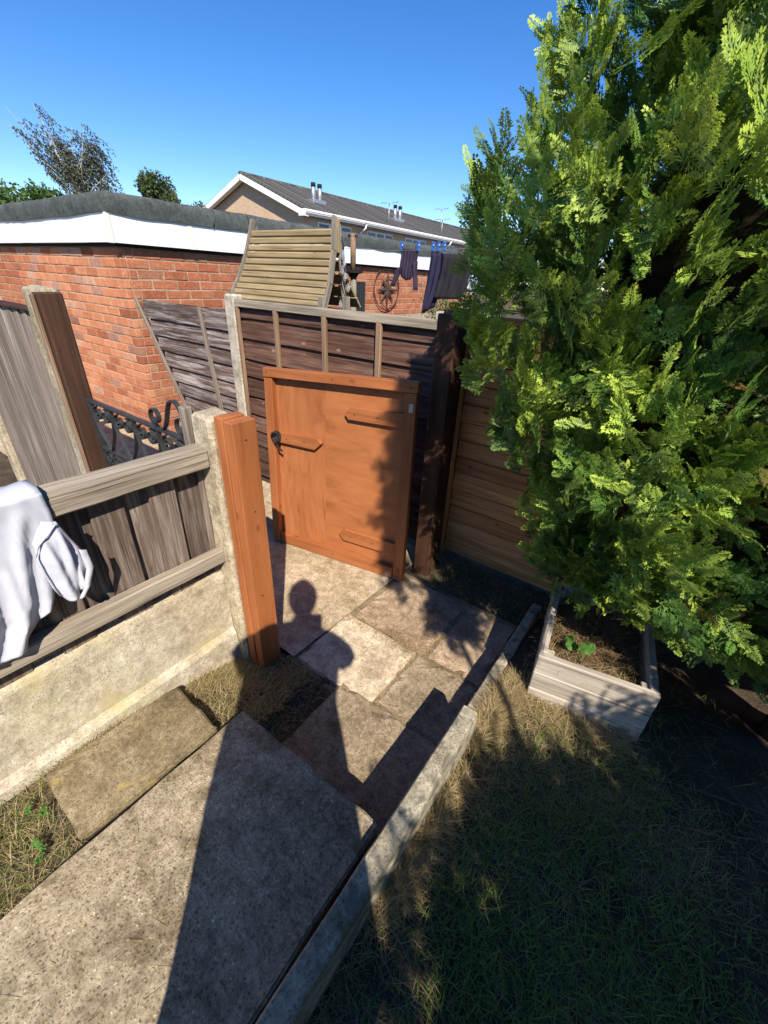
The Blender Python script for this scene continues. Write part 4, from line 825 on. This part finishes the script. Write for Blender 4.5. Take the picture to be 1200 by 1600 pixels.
# conifer beside the planter
AX = np.array([0.70, 1.72])
ZTAB = [0.40, 0.50, 0.62, 0.80, 1.05, 1.26, 1.43, 1.60, 1.77, 1.90, 2.10, 2.50, 3.0, 3.4, 3.7]
RX_ = [0.84, 0.97, 0.99, 1.02, 1.13, 1.28, 1.38, 1.38, 1.33, 1.22, 1.10, 0.90, 0.68, 0.40, 0.12]
RY_ = [0.16, 0.30, 0.40, 0.47, 0.52, 0.55, 0.57, 0.58, 0.58, 0.57, 0.55, 0.50, 0.42, 0.28, 0.08]
def crown_pt(th, z, f=1.0):
    """th 0 = left end, pi/2 = front face, pi = right end; a blunt, hedge-like plan"""
    rx = np.interp(z, ZTAB, RX_); ry = np.interp(z, ZTAB, RY_); c, s_ = math.cos(th), math.sin(th)
    px = -rx * math.copysign(abs(c) ** .7, c); py = -ry * math.copysign(abs(s_) ** .7, s_)
    n_ = 1 + 0.20 * mnoise.noise((px * 2.6, py * 2.6, z * 2.6)) + 0.16 * mnoise.noise((px * 6, py * 6, z * 6))
    o_ = np.array([-math.copysign(abs(c) ** 1.3, c) / rx, -math.copysign(abs(s_) ** 1.3, s_) / ry])
    return AX + np.array([px * (1 + (n_ - 1) * .5), py * n_ * 1.0]) * f, o_
def make_crown(seed, nb):
    r = np.random.default_rng(seed); recs = []
    for b in range(nb):
        inner = b > nb * 0.84
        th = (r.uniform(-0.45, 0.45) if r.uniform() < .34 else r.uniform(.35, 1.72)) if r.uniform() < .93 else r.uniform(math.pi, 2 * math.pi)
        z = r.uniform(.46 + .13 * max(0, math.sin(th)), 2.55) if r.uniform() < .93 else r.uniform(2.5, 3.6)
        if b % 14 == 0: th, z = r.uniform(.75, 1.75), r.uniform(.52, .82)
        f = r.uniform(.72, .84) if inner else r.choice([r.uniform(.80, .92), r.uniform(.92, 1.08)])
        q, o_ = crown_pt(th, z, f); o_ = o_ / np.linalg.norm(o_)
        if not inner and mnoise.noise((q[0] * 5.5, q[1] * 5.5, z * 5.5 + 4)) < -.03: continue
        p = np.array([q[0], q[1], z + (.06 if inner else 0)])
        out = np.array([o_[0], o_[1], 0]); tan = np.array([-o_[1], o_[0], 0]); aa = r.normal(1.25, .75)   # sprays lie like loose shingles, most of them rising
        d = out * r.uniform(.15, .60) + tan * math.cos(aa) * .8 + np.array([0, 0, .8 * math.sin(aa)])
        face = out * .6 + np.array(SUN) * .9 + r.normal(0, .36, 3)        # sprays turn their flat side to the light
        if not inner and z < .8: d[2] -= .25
        gold = 0.0 if inner else (np.clip(r.normal(.88, .18), 0, 1.1) if mnoise.noise((q[0] * 4, q[1] * 4, z * 4)) + r.normal(0, .22) > -.06 else np.clip(r.normal(.12, .14), 0, 1))  # golden tips in clumps; dark green between also stands in for shaded gaps
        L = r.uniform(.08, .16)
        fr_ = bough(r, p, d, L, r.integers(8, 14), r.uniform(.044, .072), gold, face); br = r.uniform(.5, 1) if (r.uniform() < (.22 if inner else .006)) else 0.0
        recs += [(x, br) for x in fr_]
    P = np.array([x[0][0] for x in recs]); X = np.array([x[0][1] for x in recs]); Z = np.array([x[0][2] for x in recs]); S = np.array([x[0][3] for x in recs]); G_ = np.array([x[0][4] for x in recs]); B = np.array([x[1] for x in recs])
    tip = np.interp(P[:, 2], [.4, .72, .97, 1.18, 1.38, 1.63, 1.9, 2.0, 2.2, 2.6], [-.36, -.37, -.47, -.64, -.78, -.82, -.84, -.72, -.64, -.58])
    keep = ~((P[:, 1] > 2.08) & (P[:, 2] < 1.42)) & (P[:, 0] / np.maximum(P[:, 1], .5) > tip / 1.6)
    return build_fronds(P[keep], X[keep], Z[keep], S[keep], G_[keep], B[keep], seed)
M['core'] = plain('dark foliage core', (0.030, 0.024, 0.014), 0.95, 0.5, 30, 1.0, 0.05)  # near-black colour that puts shade inside the foliage
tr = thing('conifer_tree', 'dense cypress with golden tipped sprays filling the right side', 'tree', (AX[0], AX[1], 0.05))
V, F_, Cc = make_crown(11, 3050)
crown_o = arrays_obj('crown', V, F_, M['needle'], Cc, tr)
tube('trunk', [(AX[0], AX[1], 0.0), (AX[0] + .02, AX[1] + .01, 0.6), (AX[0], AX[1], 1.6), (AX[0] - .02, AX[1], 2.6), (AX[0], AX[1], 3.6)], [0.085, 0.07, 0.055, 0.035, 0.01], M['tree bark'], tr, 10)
rl_ = np.random.default_rng(3)
for i in range(46):
    th = rl_.uniform(-.2, math.pi) if i % 4 else rl_.uniform(0, 6.28); z = rl_.uniform(.45, 3.1); q, o_ = crown_pt(th, z, .86); z0 = max(.25, z - rl_.uniform(.15, .4))
    m_ = [(AX[0], AX[1], z0), ((AX[0] + q[0]) / 2, (AX[1] + q[1]) / 2, (z0 + z) / 2 - .03), (q[0], q[1], z)]; tube('limb', m_, [0.02, 0.012, 0.004], M['tree bark'], tr, 5)
V = []; Fc = []; zz_ = np.linspace(.78, 3.2, 22)              # solid dark core: stands for shade inside the crown, closes sky gaps
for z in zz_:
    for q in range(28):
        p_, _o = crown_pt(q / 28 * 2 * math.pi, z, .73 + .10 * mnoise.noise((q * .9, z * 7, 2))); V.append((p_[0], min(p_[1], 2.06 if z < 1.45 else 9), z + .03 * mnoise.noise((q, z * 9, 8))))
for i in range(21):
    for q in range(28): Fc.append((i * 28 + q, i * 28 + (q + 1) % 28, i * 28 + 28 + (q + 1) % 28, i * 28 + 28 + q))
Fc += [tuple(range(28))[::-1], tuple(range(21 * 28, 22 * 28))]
meshobj('shade_core', V, Fc, M['core'], tr)
# cypress hedge and a tall cypress of the same row, behind the photographer's right shoulder: they shade the lawn
def fill_fronds(n, sampler, size, seed):
    r = np.random.default_rng(seed); P = np.array([sampler(r) for _ in range(n)]); X = r.normal(0, 1, (n, 3)) + np.array([-.4, .3, .5]); Z = r.normal(0, 1, (n, 3))
    return build_fronds(P, X, Z, r.uniform(.7, 1.3, n) * size, np.clip(r.normal(.4, .3, n), 0, 1), None, seed)
hg = thing('conifer_hedge', 'cypress hedge along the lawn, out of view at the right', 'hedge', (1.45, -1.2, 0))
HT = lambda y: 1.83 - 0.34 * min(1, max(0, (y + .35) / .35)) + 0.10 * mnoise.noise((y * 1.7, 3.3, 0)) + 0.05 * mnoise.noise((y * 6, 1.3, 0))
def hs(r):
    y = r.uniform(-1.7, .75); z = r.uniform(.1, 1.0) ** .6 * HT(y); return (1.42 + r.choice([-1, 1]) * r.uniform(.18, .30), y, z) if r.uniform() < .6 else (r.uniform(1.15, 1.70), y, HT(y) - r.uniform(0, .10))
V, F_, Cc = fill_fronds(1700, hs, .15, 51); arrays_obj('crown', V, F_, M['needle'], Cc, hg)
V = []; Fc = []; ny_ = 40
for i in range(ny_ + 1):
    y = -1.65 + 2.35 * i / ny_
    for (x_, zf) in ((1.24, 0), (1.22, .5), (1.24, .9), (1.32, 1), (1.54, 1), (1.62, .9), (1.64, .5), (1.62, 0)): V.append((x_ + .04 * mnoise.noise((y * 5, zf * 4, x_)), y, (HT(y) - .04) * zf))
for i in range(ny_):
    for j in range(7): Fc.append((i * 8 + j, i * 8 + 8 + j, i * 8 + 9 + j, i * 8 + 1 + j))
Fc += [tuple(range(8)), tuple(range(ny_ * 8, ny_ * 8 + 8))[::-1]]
meshobj('shade_core', V, Fc, M['core'], hg)  # solid core added so that the hedge casts an opaque shadow
for y in (-1.3, -.6, .1): tube('stem', [(1.43, y, -.02), (1.43, y, 1.3)], [.05, .02], M['tree bark'], hg, 6)
TC = np.array([0.85, -0.14, 2.95]); TR = np.array([.085, .085, .70])
t2 = thing('tall_conifer_tree', 'tall cypress beyond the right edge whose top shades the gate', 'tree', (1.38, -.35, 0))
TC2 = np.array([1.03, 0.05, 2.16]); TR2 = np.array([.16, .16, .24])
def ts(r):
    d = r.normal(0, 1, 3); d /= np.linalg.norm(d); return TC + d * TR * r.uniform(.6, 1.05) if r.uniform() < .58 else TC2 + d * TR2 * r.uniform(.3, 1.05)
V, F_, Cc = fill_fronds(780, ts, .10, 52); arrays_obj('crown', V, F_, M['needle'], Cc, t2)
bm = bmesh.new(); bmesh.ops.create_icosphere(bm, subdivisions=3, radius=1)
for v_ in bm.verts: v_.co = Vector([v_.co[i] * TR[i] * (.72 + .25 * mnoise.noise(v_.co * 2.5)) for i in range(3)])
bmobj('shade_core', bm, M['core'], t2, Matrix.Translation(TC))  # added solid core, keeps light from passing through the top
tube('trunk', [(1.38, -.35, -.02), (1.38, -.35, 1.6), (1.16, -.13, 2.0), (1.0, .02, 2.25), (.86, -.13, 2.8), (.85, -.14, 3.4)], [.07, .02, .014, .012, .010, .006], M['tree bark'], t2, 8)
# ------------------------------------------------------------------ background trees
def leaf_cloud(name, pts, L, cols, mat, parent, seed, droop=None):
    r = np.random.default_rng(seed); n_ = len(pts); d = unit(r.normal(0, 1, (n_, 3)) + (droop if droop is not None else 0)); q = unit(np.cross(d, r.normal(0, 1, (n_, 3))))
    V, F, Cl = quads_from(pts, d, q, L * r.uniform(.6, 1.3, n_), L * r.uniform(.35, .7, n_), cols); return arrays_obj(name, V, F, mat, Cl, parent)
def bg_tree(name, label, px, py, zc, rx, rz, nleaf, L, ca, cb, seed, zbase=0):
    r = np.random.default_rng(seed); t = thing(name, label, 'tree', (px, py, 0), 'trees beyond the garage')
    cl = [(r.normal(0, 1, 3), r.uniform(.25, .5)) for _ in range(26)]; pts = []
    for c_, s_ in cl:
        c_ = c_ / np.linalg.norm(c_) * r.uniform(.3, .95) ** .6; k_ = nleaf // 26
        q = unit(r.normal(0, 1, (k_, 3))) * (r.uniform(0, 1, (k_, 1)) ** .4) * s_; pts.append((c_ + q) * np.array([rx, rx, rz]))
    pts = np.concatenate(pts) + np.array([px, py, zc]); cc = r.uniform(0, 1, (len(pts), 1)); leaf_cloud('crown', pts, np.full(len(pts), L), np.array(ca) * (1 - cc) + np.array(cb) * cc, M['leaf'], t, seed)
    tube('trunk', [(px, py, -.05), (px, py, zc * .6), (px + .1, py, zc + rz * .5)], [.22, .16, .05], M['tree bark'], t, 7)
bg_tree('round_tree', 'rounded olive green tree behind the felt roof edge', -26.2, 15.0, 4.75, 1.0, 1.2, 6500, .17, (.045, .075, .022), (.13, .16, .055), 21)
bg_tree('leafy_tree', 'bright green bushy treetop at the far left above the felt roof', -28.6, 9.2, 3.75, 1.9, 1.05, 6000, .22, (.05, .10, .02), (.12, .20, .05), 22)
bg_tree('pale_bush', 'small pale bush between the round tree and the gable', -26.4, 16.8, 4.1, 1.3, .75, 2500, .14, (.08, .11, .05), (.17, .19, .10), 23)
bi = thing('birch_tree', 'wind blown birch with drooping silvery branches above the garage roof', 'tree', (-26.2, 11.3, 0), 'trees beyond the garage')
r = np.random.default_rng(5); D0 = Vector((-26.2, 11.2, 0)); lat = np.array([0.39, 0.92, 0])      # screen right, seen from the garden
tube('trunk', [D0 + Vector((0, 0, -.05)), D0 + Vector((.1, .1, 3.0)), D0 + Vector(lat * -.1) + Vector((0, 0, 4.8)), D0 + Vector(lat * -.7) + Vector((0, 0, 6.2))], [.14, .09, .045, .012], M['birch bark'], bi, 7)
pts = []; dirs = []; base0 = np.array([D0.x, D0.y, 0])
for i in range(20):
    a_ = r.uniform(-1.0, 0.80); h0 = r.uniform(3.9, 5.0); ln = r.uniform(1.5, 2.9) * (1 if a_ < .2 else .75)
    s = base0 + lat * r.uniform(-.25, .15) + np.array([0, 0, h0]); e = s + lat * math.sin(a_) * ln + np.array([r.normal(0, .35), r.normal(0, .2), math.cos(a_) * ln])
    mid = (s + e) / 2 + lat * (-.12); tube('branch', [tuple(s), tuple(mid), tuple(e)], [.022, .014, .006], M['birch bark'], bi, 5)
    for j in range(22):
        t = r.uniform(.25, 1.0); q = s * (1 - t) + e * t + r.normal(0, .10, 3); L_ = r.uniform(.5, 1.15); dr = lat * r.uniform(.35, .75) + np.array([0, 0, -1.0])
        for k_ in range(20): u_ = k_ / 20; pts.append(q + dr * L_ * u_ * (0.35 + .65 * u_) + lat * .22 * math.sin(u_ * 2.2) + r.normal(0, .022, 3)); dirs.append(dr)
pts = np.array(pts); cc = r.uniform(0, 1, (len(pts), 1)); leaf_cloud('crown', pts, np.full(len(pts), .115), np.array([.065, .075, .045]) * (1 - cc) + np.array([.15, .15, .085]) * cc, M['leaf'], bi, 6, np.array(dirs) * 1.6)
# small shrub against the garage wall
ss = thing('wall_shrub', 'small green shrub at the garage wall under the navy trousers', 'shrub', (-3.6, 6.0, 0))
r = np.random.default_rng(8); q = r.normal(0, 1, (900, 3)) * np.array([.11, .11, .22]) + np.array([-3.35, 5.95, 1.15]); cc = r.uniform(0, 1, (900, 1)); leaf_cloud('crown', q, np.full(900, .05), np.array([.05, .12, .03]) * (1 - cc) + np.array([.14, .24, .10]) * cc, M['leaf'], ss, 9)
tube('stem', [(-3.35, 5.95, 0), (-3.35, 5.95, 1.1)], .012, M['tree bark'], ss, 5)

# ------------------------------------------------------------------ grass, straw, weeds
def blades(name, xy, L, Wd, cols, lie, seed, bend=0.5, z0=None, kindlabel=None):
    """3 point tapered blades; lie 0 upright .. 1 flat"""
    r = np.random.default_rng(seed); n_ = len(xy); z = gh(xy[:, 0], xy[:, 1]) if z0 is None else z0
    b = np.column_stack([xy, z - .003 + r.uniform(0, .006, n_)]); az = r.uniform(0, 6.283, n_); el = (1 - lie) * r.uniform(.5, 1.45, n_) + lie * np.abs(r.normal(.06, .16, n_))
    hd = np.column_stack([np.cos(az), np.sin(az), np.zeros(n_)]); d1 = hd * np.cos(el)[:, None] + np.array([0, 0, 1]) * np.sin(el)[:, None]
    el2 = el - bend * r.uniform(.3, 1.5, n_) * (1 - lie * .75); d2 = hd * np.cos(el2)[:, None] + np.array([0, 0, 1]) * np.sin(el2)[:, None]
    sd_ = np.column_stack([-np.sin(az), np.cos(az), r.normal(0, .3, n_)]); sd_ = unit(sd_); Lc = L[:, None]; w_ = Wd[:, None]
    m_ = b + d1 * Lc * .55; t_ = m_ + d2 * Lc * .45
    t_[:, 2] = np.maximum(t_[:, 2], z + .002)
    V = np.stack([b - sd_ * w_ * .5, b + sd_ * w_ * .5, m_ + sd_ * w_ * .4, m_ - sd_ * w_ * .4, t_ + sd_ * w_ * .06, t_ - sd_ * w_ * .06], 1).reshape(-1, 3)
    i6 = np.arange(n_)[:, None] * 6; F = np.concatenate([i6 + np.array([[0, 1, 2, 3]]), i6 + np.array([[3, 2, 4, 5]])]); return arrays_obj(name, V, F, M['grass'], np.repeat(cols, 6, 0), kind='stuff')
def nz(xy, s, o=0): return np.array([mnoise.noise((a * s, b * s, o)) for a, b in xy])
GG0, GG1 = np.array([.085, .150, .026]), np.array([.22, .31, .065]); ST0, ST1 = np.array([.26, .18, .075]), np.array([.52, .41, .22])
def mixc(n_, a, b, r): t = r.uniform(0, 1, (n_, 1)); return a * (1 - t) + b * t
def labelled(o, label, cat): o['label'] = label; o['category'] = cat; return o
r = np.random.default_rng(31)
n_ = 95000; xy = np.column_stack([r.uniform(-.235, 1.5, n_), r.uniform(-.45, 1.75, n_)])
pn = nz(xy, 3.1) + .5 * nz(xy, 9, 2); dens = np.clip(.75 + .6 * nz(xy, 4.5, 7), .1, 1)
bare = smooth(.30, .62, xy[:, 0]) * smooth(.75, 1.15, xy[:, 1]); dens *= 1 - .88 * bare; dens *= 1 - .9 * ((xy[:, 1] > 1.25))
inpl = (xy[:, 0] > -.17) & (xy[:, 0] < .27) & (xy[:, 1] > 1.25); keep = (r.uniform(0, 1, n_) < dens) & ~inpl; xy = xy[keep]; pn = pn[keep]; n_ = len(xy)
pg_ = np.clip(.60 + .45 * pn - .55 * np.exp(-((xy[:, 0] + .22) / .12) ** 2) - .35 * np.exp(-((xy[:, 1] - 1.1) / .2) ** 2), .08, .95); isg = r.uniform(0, 1, n_) < pg_
cols = np.where(isg[:, None], mixc(n_, GG0, GG1, r), mixc(n_, ST0, ST1, r)); L = np.where(isg, r.uniform(.025, .065, n_), r.uniform(.03, .075, n_)); Wd = np.where(isg, r.uniform(.0016, .0036, n_), r.uniform(.0009, .0019, n_))
gi = np.where(isg)[0]; si = np.where(~isg)[0]
labelled(blades('lawn_grass', xy[gi], L[gi], Wd[gi], cols[gi], .30, 32, .8), 'shaded green lawn grass at the lower right', 'grass')
labelled(blades('dry_lawn_grass', xy[si], L[si], Wd[si], cols[si], .72, 33, .6), 'dry straw coloured blades scattered through the shaded lawn', 'grass')
# straw heaps: by the kerb, against the planter, along the low fence, at the gate foot
def heap(pts, n_, spread, r): c = np.array(pts)[r.integers(0, len(pts), n_)]; return c + r.normal(0, 1, (n_, 2)) * np.array(spread)
line = lambda a, b, k_: [tuple(np.array(a) * (1 - t) + np.array(b) * t) for t in np.linspace(0, 1, k_)]
A1 = heap(line((-.215, .40), (-.205, .80), 12), 1700, (.02, .05), r); A2 = heap(line((-.24, 1.00), (-.20, 1.27), 10), 3200, (.028, .05), r); A3 = heap(line((-.17, 1.235), (.20, 1.27), 10), 1500, (.03, .03), r)
xy = np.concatenate([A1, A2, A3]); xy[:, 0] = np.maximum(xy[:, 0], -.236 + .0 * xy[:, 0]); n_ = len(xy)
labelled(blades('straw', xy, r.uniform(.03, .085, n_), r.uniform(.0009, .0020, n_), mixc(n_, ST0 * 1.05, ST1 * 1.1, r), .62, 34, .5, gh(xy[:, 0], xy[:, 1]) + r.uniform(0, .03, n_) * (xy[:, 1] < 1.32)), 'golden dry straw heaped along the kerb and planter foot', 'straw')
B1 = heap(line((-1.235, .02), (-1.235, .72), 20), 3400, (.018, .03), r); B2 = np.column_stack([r.uniform(-1.25, -.92, 3000), r.uniform(-.5, -.01, 3000)]); B3 = np.column_stack([r.uniform(-1.22, -.80, 2600), r.uniform(.44, .74, 2600)]); B4 = np.concatenate([heap([(-1.16, .72), (-1.10, .66), (-1.2, .64)], 900, (.05, .04), r), heap([(-1.0, .84), (-.92, .80), (-1.05, .80), (-.9, .62)], 1300, (.05, .04), r)])
xy = np.concatenate([B1, B2, B3, B4]); inside = ((xy[:, 0] > -.915) & (xy[:, 1] < .515)) | (xy[:, 0] < -1.262) ; xy = xy[~inside]; n_ = len(xy); isg = r.uniform(0, 1, n_) < np.where(xy[:, 1] < 0, .38, .16)
fade = np.clip((-.80 - xy[:, 0]) / .2, 0.15, 1); kp = r.uniform(0, 1, n_) < np.where(xy[:, 1] > .44, fade, 1); xy = xy[kp]; isg = isg[kp]; n_ = len(xy)
cols = np.where(isg[:, None], mixc(n_, np.array([.10, .15, .03]), np.array([.24, .27, .07]), r), mixc(n_, ST0, ST1, r))
labelled(blades('dry_grass', xy, r.uniform(.025, .07, n_), r.uniform(.0010, .0024, n_), cols, .55, 35, .6), 'dry sunlit grass around the mossy slab and along the fence foot', 'grass')
# loose clippings on the paving and gate
c1 = np.column_stack([r.uniform(-1.9, -.36, 900), r.uniform(.95, 1.72, 900)]); c2 = heap([(-1.0, 1.66), (-.75, 1.45), (-.70, 1.28), (-.98, 1.30), (-.62, 1.33)], 800, (.08, .05), r); c3 = heap(line((-1.03, 1.25), (-.68, 1.29), 8), 320, (.03, .012), r); c4 = np.column_stack([r.uniform(-.82, -.36, 120), r.uniform(.56, .93, 120)])
xy = np.concatenate([c1, c2, c3, c4]); n_ = len(xy); labelled(blades('grass_clippings', xy, r.uniform(.012, .05, n_), r.uniform(.0007, .0015, n_), mixc(n_, ST0, ST1, r), .97, 36, .3, np.full(n_, .007)), 'loose dry clippings strewn over the gateway paving', 'clippings')
xy = np.column_stack([r.uniform(-.90, -.34, 46), r.uniform(-.3, .5, 46)]); n_ = len(xy); labelled(blades('slab_clippings', xy, r.uniform(.015, .07, n_), r.uniform(.0008, .0015, n_), mixc(n_, ST0, ST1, r), .98, 37, .3, np.full(n_, .204)), 'few dry stalks lying on the large grey slab', 'clippings')
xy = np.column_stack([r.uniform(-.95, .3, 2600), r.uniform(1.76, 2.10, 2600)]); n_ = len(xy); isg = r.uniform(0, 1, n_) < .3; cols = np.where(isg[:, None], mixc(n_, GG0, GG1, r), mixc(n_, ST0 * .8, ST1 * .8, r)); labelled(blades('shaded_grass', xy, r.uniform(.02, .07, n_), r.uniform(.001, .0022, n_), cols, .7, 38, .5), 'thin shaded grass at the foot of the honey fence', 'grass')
xy = np.column_stack([r.uniform(.25, 1.4, 260), r.uniform(.7, 1.6, 260)]); n_ = len(xy); labelled(blades('twigs', xy, r.uniform(.08, .26, n_), r.uniform(.0015, .003, n_), mixc(n_, ST0 * .6, ST1 * .7, r), .97, 39, .2), 'bare twigs on the dark soil under the conifer', 'twigs')
a_ = r.uniform(0, 1, (2200, 2)); q = np.array([[*(pO + pU * (a * .92 * PWd + .02) + pV * (b * .92 * PD + .02))[:2]] for a, b in a_]); n_ = len(q); labelled(blades('planter_straw', q, r.uniform(.03, .09, n_), r.uniform(.001, .002, n_), mixc(n_, np.array([.22, .11, .045]), ST1 * .9, r), .8, 40, .5, np.full(n_, pO.z + PH - .075) + r.uniform(0, .03, n_)), 'reddish dry stalks filling the planter', 'straw')
# seedling in the planter
def round_leaf(name, c, rad, nrm, mat, parent):
    m = Matrix.Translation(c) @ frame(Vector(nrm).orthogonal(), nrm); V = [(0, 0, 0.0)]; n_ = 14
    for rr, zz in ((.55, .004), (1.0, .0)): V += [(rad * rr * math.cos(t) * (1 + .06 * math.cos(3 * t)), rad * rr * .88 * math.sin(t), zz + .003 * math.sin(4 * t)) for t in np.linspace(0, 2 * math.pi, n_, endpoint=False)]
    F = [(0, 1 + i, 1 + (i + 1) % n_) for i in range(n_)] + [(1 + i, 1 + n_ + i, 1 + n_ + (i + 1) % n_, 1 + (i + 1) % n_) for i in range(n_)]
    return meshobj(name, V, F, mat, parent, m, True)
k = N('fresh leaf'); tr_ = k.n('ShaderNodeBsdfTranslucent'); tr_.inputs['Color'].default_value = (.18, .34, .05, 1); k.done((.09, .21, .035), .5, .3); mx = k.n('ShaderNodeMixShader'); mx.inputs[0].default_value = .45; k.l(k.b.outputs[0], mx.inputs[1]); k.l(tr_.outputs[0], mx.inputs[2]); k.l(mx.outputs[0], k.out.inputs['Surface']); M['fresh'] = k.m
sp = thing('seedling', 'bright green round leaved seedling in the planter', 'plant', (-.05, 1.40, .28)); b0 = pO + pU * .16 + pV * .10 + Vector((0, 0, PH - .08))
for (dx, dy, dz, rad, nn2) in ((.0, -.03, .115, .027, (-.2, -.5, 1)), (-.055, -.005, .07, .022, (.2, -.4, 1)), (-.07, .04, .06, .018, (-.3, -.3, 1)), (-.03, .03, .05, .016, (.2, .1, 1))):
    e = b0 + Vector((dx, dy, dz)); tube('stem', [b0, (b0 + e) / 2 + Vector((.006, 0, .012)), e], .002, M['fresh'], sp, 5); round_leaf('leaf', e, rad, nn2, M['fresh'], sp)
for (wx, wy, wz, lb) in ((-1.03, -.10, .13, 'small green weed nearest the bottom left corner'), (-1.16, -.03, .13, 'small green weed beside the corner of the mossy slab'), (-1.12, -.19, .13, 'small green weed in the dry grass at the left edge')):
    wd_ = thing('weed', lb, 'plant', (wx, wy, wz), 'weeds in the dry grass')
    for i in range(7):
        t = random.uniform(0, 6.28); e = Vector((wx + .03 * math.cos(t), wy + .03 * math.sin(t), wz + random.uniform(.01, .035))); round_leaf('leaf', e, random.uniform(.006, .011), (random.uniform(-.5, .5), random.uniform(-.7, .3), 1), M['fresh'], wd_)
# ------------------------------------------------------------------ the photographer (casts the shadow)
pe = thing('person', 'person in a loose long coat holding up a phone, seen by shadow only', 'person', (.143, -.205, .2))
SV = Vector((.704, .71, 0)); FV = Vector((-.71, .704, 0)); P0 = Vector((.143, -.205, 0))
def pp(s, z, f=0.0): return P0 + SV * s + FV * f + Vector((0, 0, z))
def skin(name, joints, edges_, rad, mat, root=0):
    me = bpy.data.meshes.new(name); me.from_pydata([tuple(j) for j in joints], edges_, []); me.materials.append(mat); o = link(bpy.data.objects.new(name, me), pe)
    md = o.modifiers.new('skin', 'SKIN'); 
    for i, v_ in enumerate(me.skin_vertices[0].data): v_.radius = (rad[i], rad[i]); v_.use_root = (i == root)
    sb = o.modifiers.new('sub', 'SUBSURF'); sb.levels = 1; sb.render_levels = 1; return o
M['skin'] = plain('skin', (.45, .28, .2), .6, .05); M['denim'] = plain('dark denim', (.04, .05, .09), .9, .1); M['coat'] = plain('grey coat', (.12, .12, .13), .9, .1)
J = [pp(-.06, 1.02), pp(-.06, 1.25), pp(-.06, 1.50), pp(-.02, 1.70), pp(-.012, 1.78, .02), pp(-.15, .98), pp(-.16, .60), pp(-.16, .28), pp(-.16, .24, .12), pp(.03, .98), pp(.04, .60), pp(.04, .28), pp(.04, .24, .12),
     pp(-.22, 1.62), pp(-.29, 1.46, .12), pp(-.10, 1.52, .24), pp(.12, 1.60), pp(.185, 1.42, .08), pp(.07, 1.45, .24)]
Ed = [(0, 1), (1, 2), (2, 3), (3, 4), (0, 5), (5, 6), (6, 7), (7, 8), (0, 9), (9, 10), (10, 11), (11, 12), (2, 13), (13, 14), (14, 15), (2, 16), (16, 17), (17, 18)]
Rd = [.15, .14, .15, .075, .07, .10, .07, .05, .04, .10, .07, .05, .04, .085, .055, .035, .085, .055, .035]
skin('body', J, Ed, Rd, M['denim'])
bm = bmesh.new(); bmesh.ops.create_uvsphere(bm, u_segments=20, v_segments=14, radius=1.0); bmesh.ops.scale(bm, vec=(.074, .096, .122), verts=bm.verts); bmobj('head', bm, M['skin'], pe, Matrix.Translation(pp(-.014, 1.905, .02)) @ frame(SV, (0, 0, 1)), True)
bm = bmesh.new(); bmesh.ops.create_uvsphere(bm, u_segments=20, v_segments=14, radius=1.0); bmesh.ops.scale(bm, vec=(.080, .102, .104), verts=bm.verts); bmobj('hair', bm, M['rust'], pe, Matrix.Translation(pp(-.014, 1.935, -.005)) @ frame(SV, (0, 0, 1)), True)
V = []; Fc = []; rings = [(1.70, -.05, .07), (1.66, -.055, .15), (1.60, -.06, .205), (1.45, -.062, .205), (1.30, -.075, .195), (1.10, -.075, .215), (.90, -.072, .222), (.75, -.07, .232), (.66, -.072, .245)]
for (z, c_, hw) in rings:
    for q in range(20): t = q / 20 * 6.283; V.append(pp(c_ + hw * math.cos(t), z + (.03 * math.sin(2 * t) if z < .7 else 0), .75 * min(hw, .17) * math.sin(t)))
for i in range(len(rings) - 1):
    for q in range(20): Fc.append((i * 20 + q, i * 20 + (q + 1) % 20, i * 20 + 20 + (q + 1) % 20, i * 20 + 20 + q))
meshobj('coat', V, Fc, M['coat'], pe, smooth=True)
ph_ = thing('phone', 'black phone held up by the photographer, out of view', 'phone', (0, 0, CAMZ)); mm = Matrix.Translation(Vector((0, 0, CAMZ)) - _f * 0.012 - _u * 0.055) @ frame(_r, -_f)
bmobj('case', block_bm(.072, .145, .008, .003), M['black'], ph_, mm)
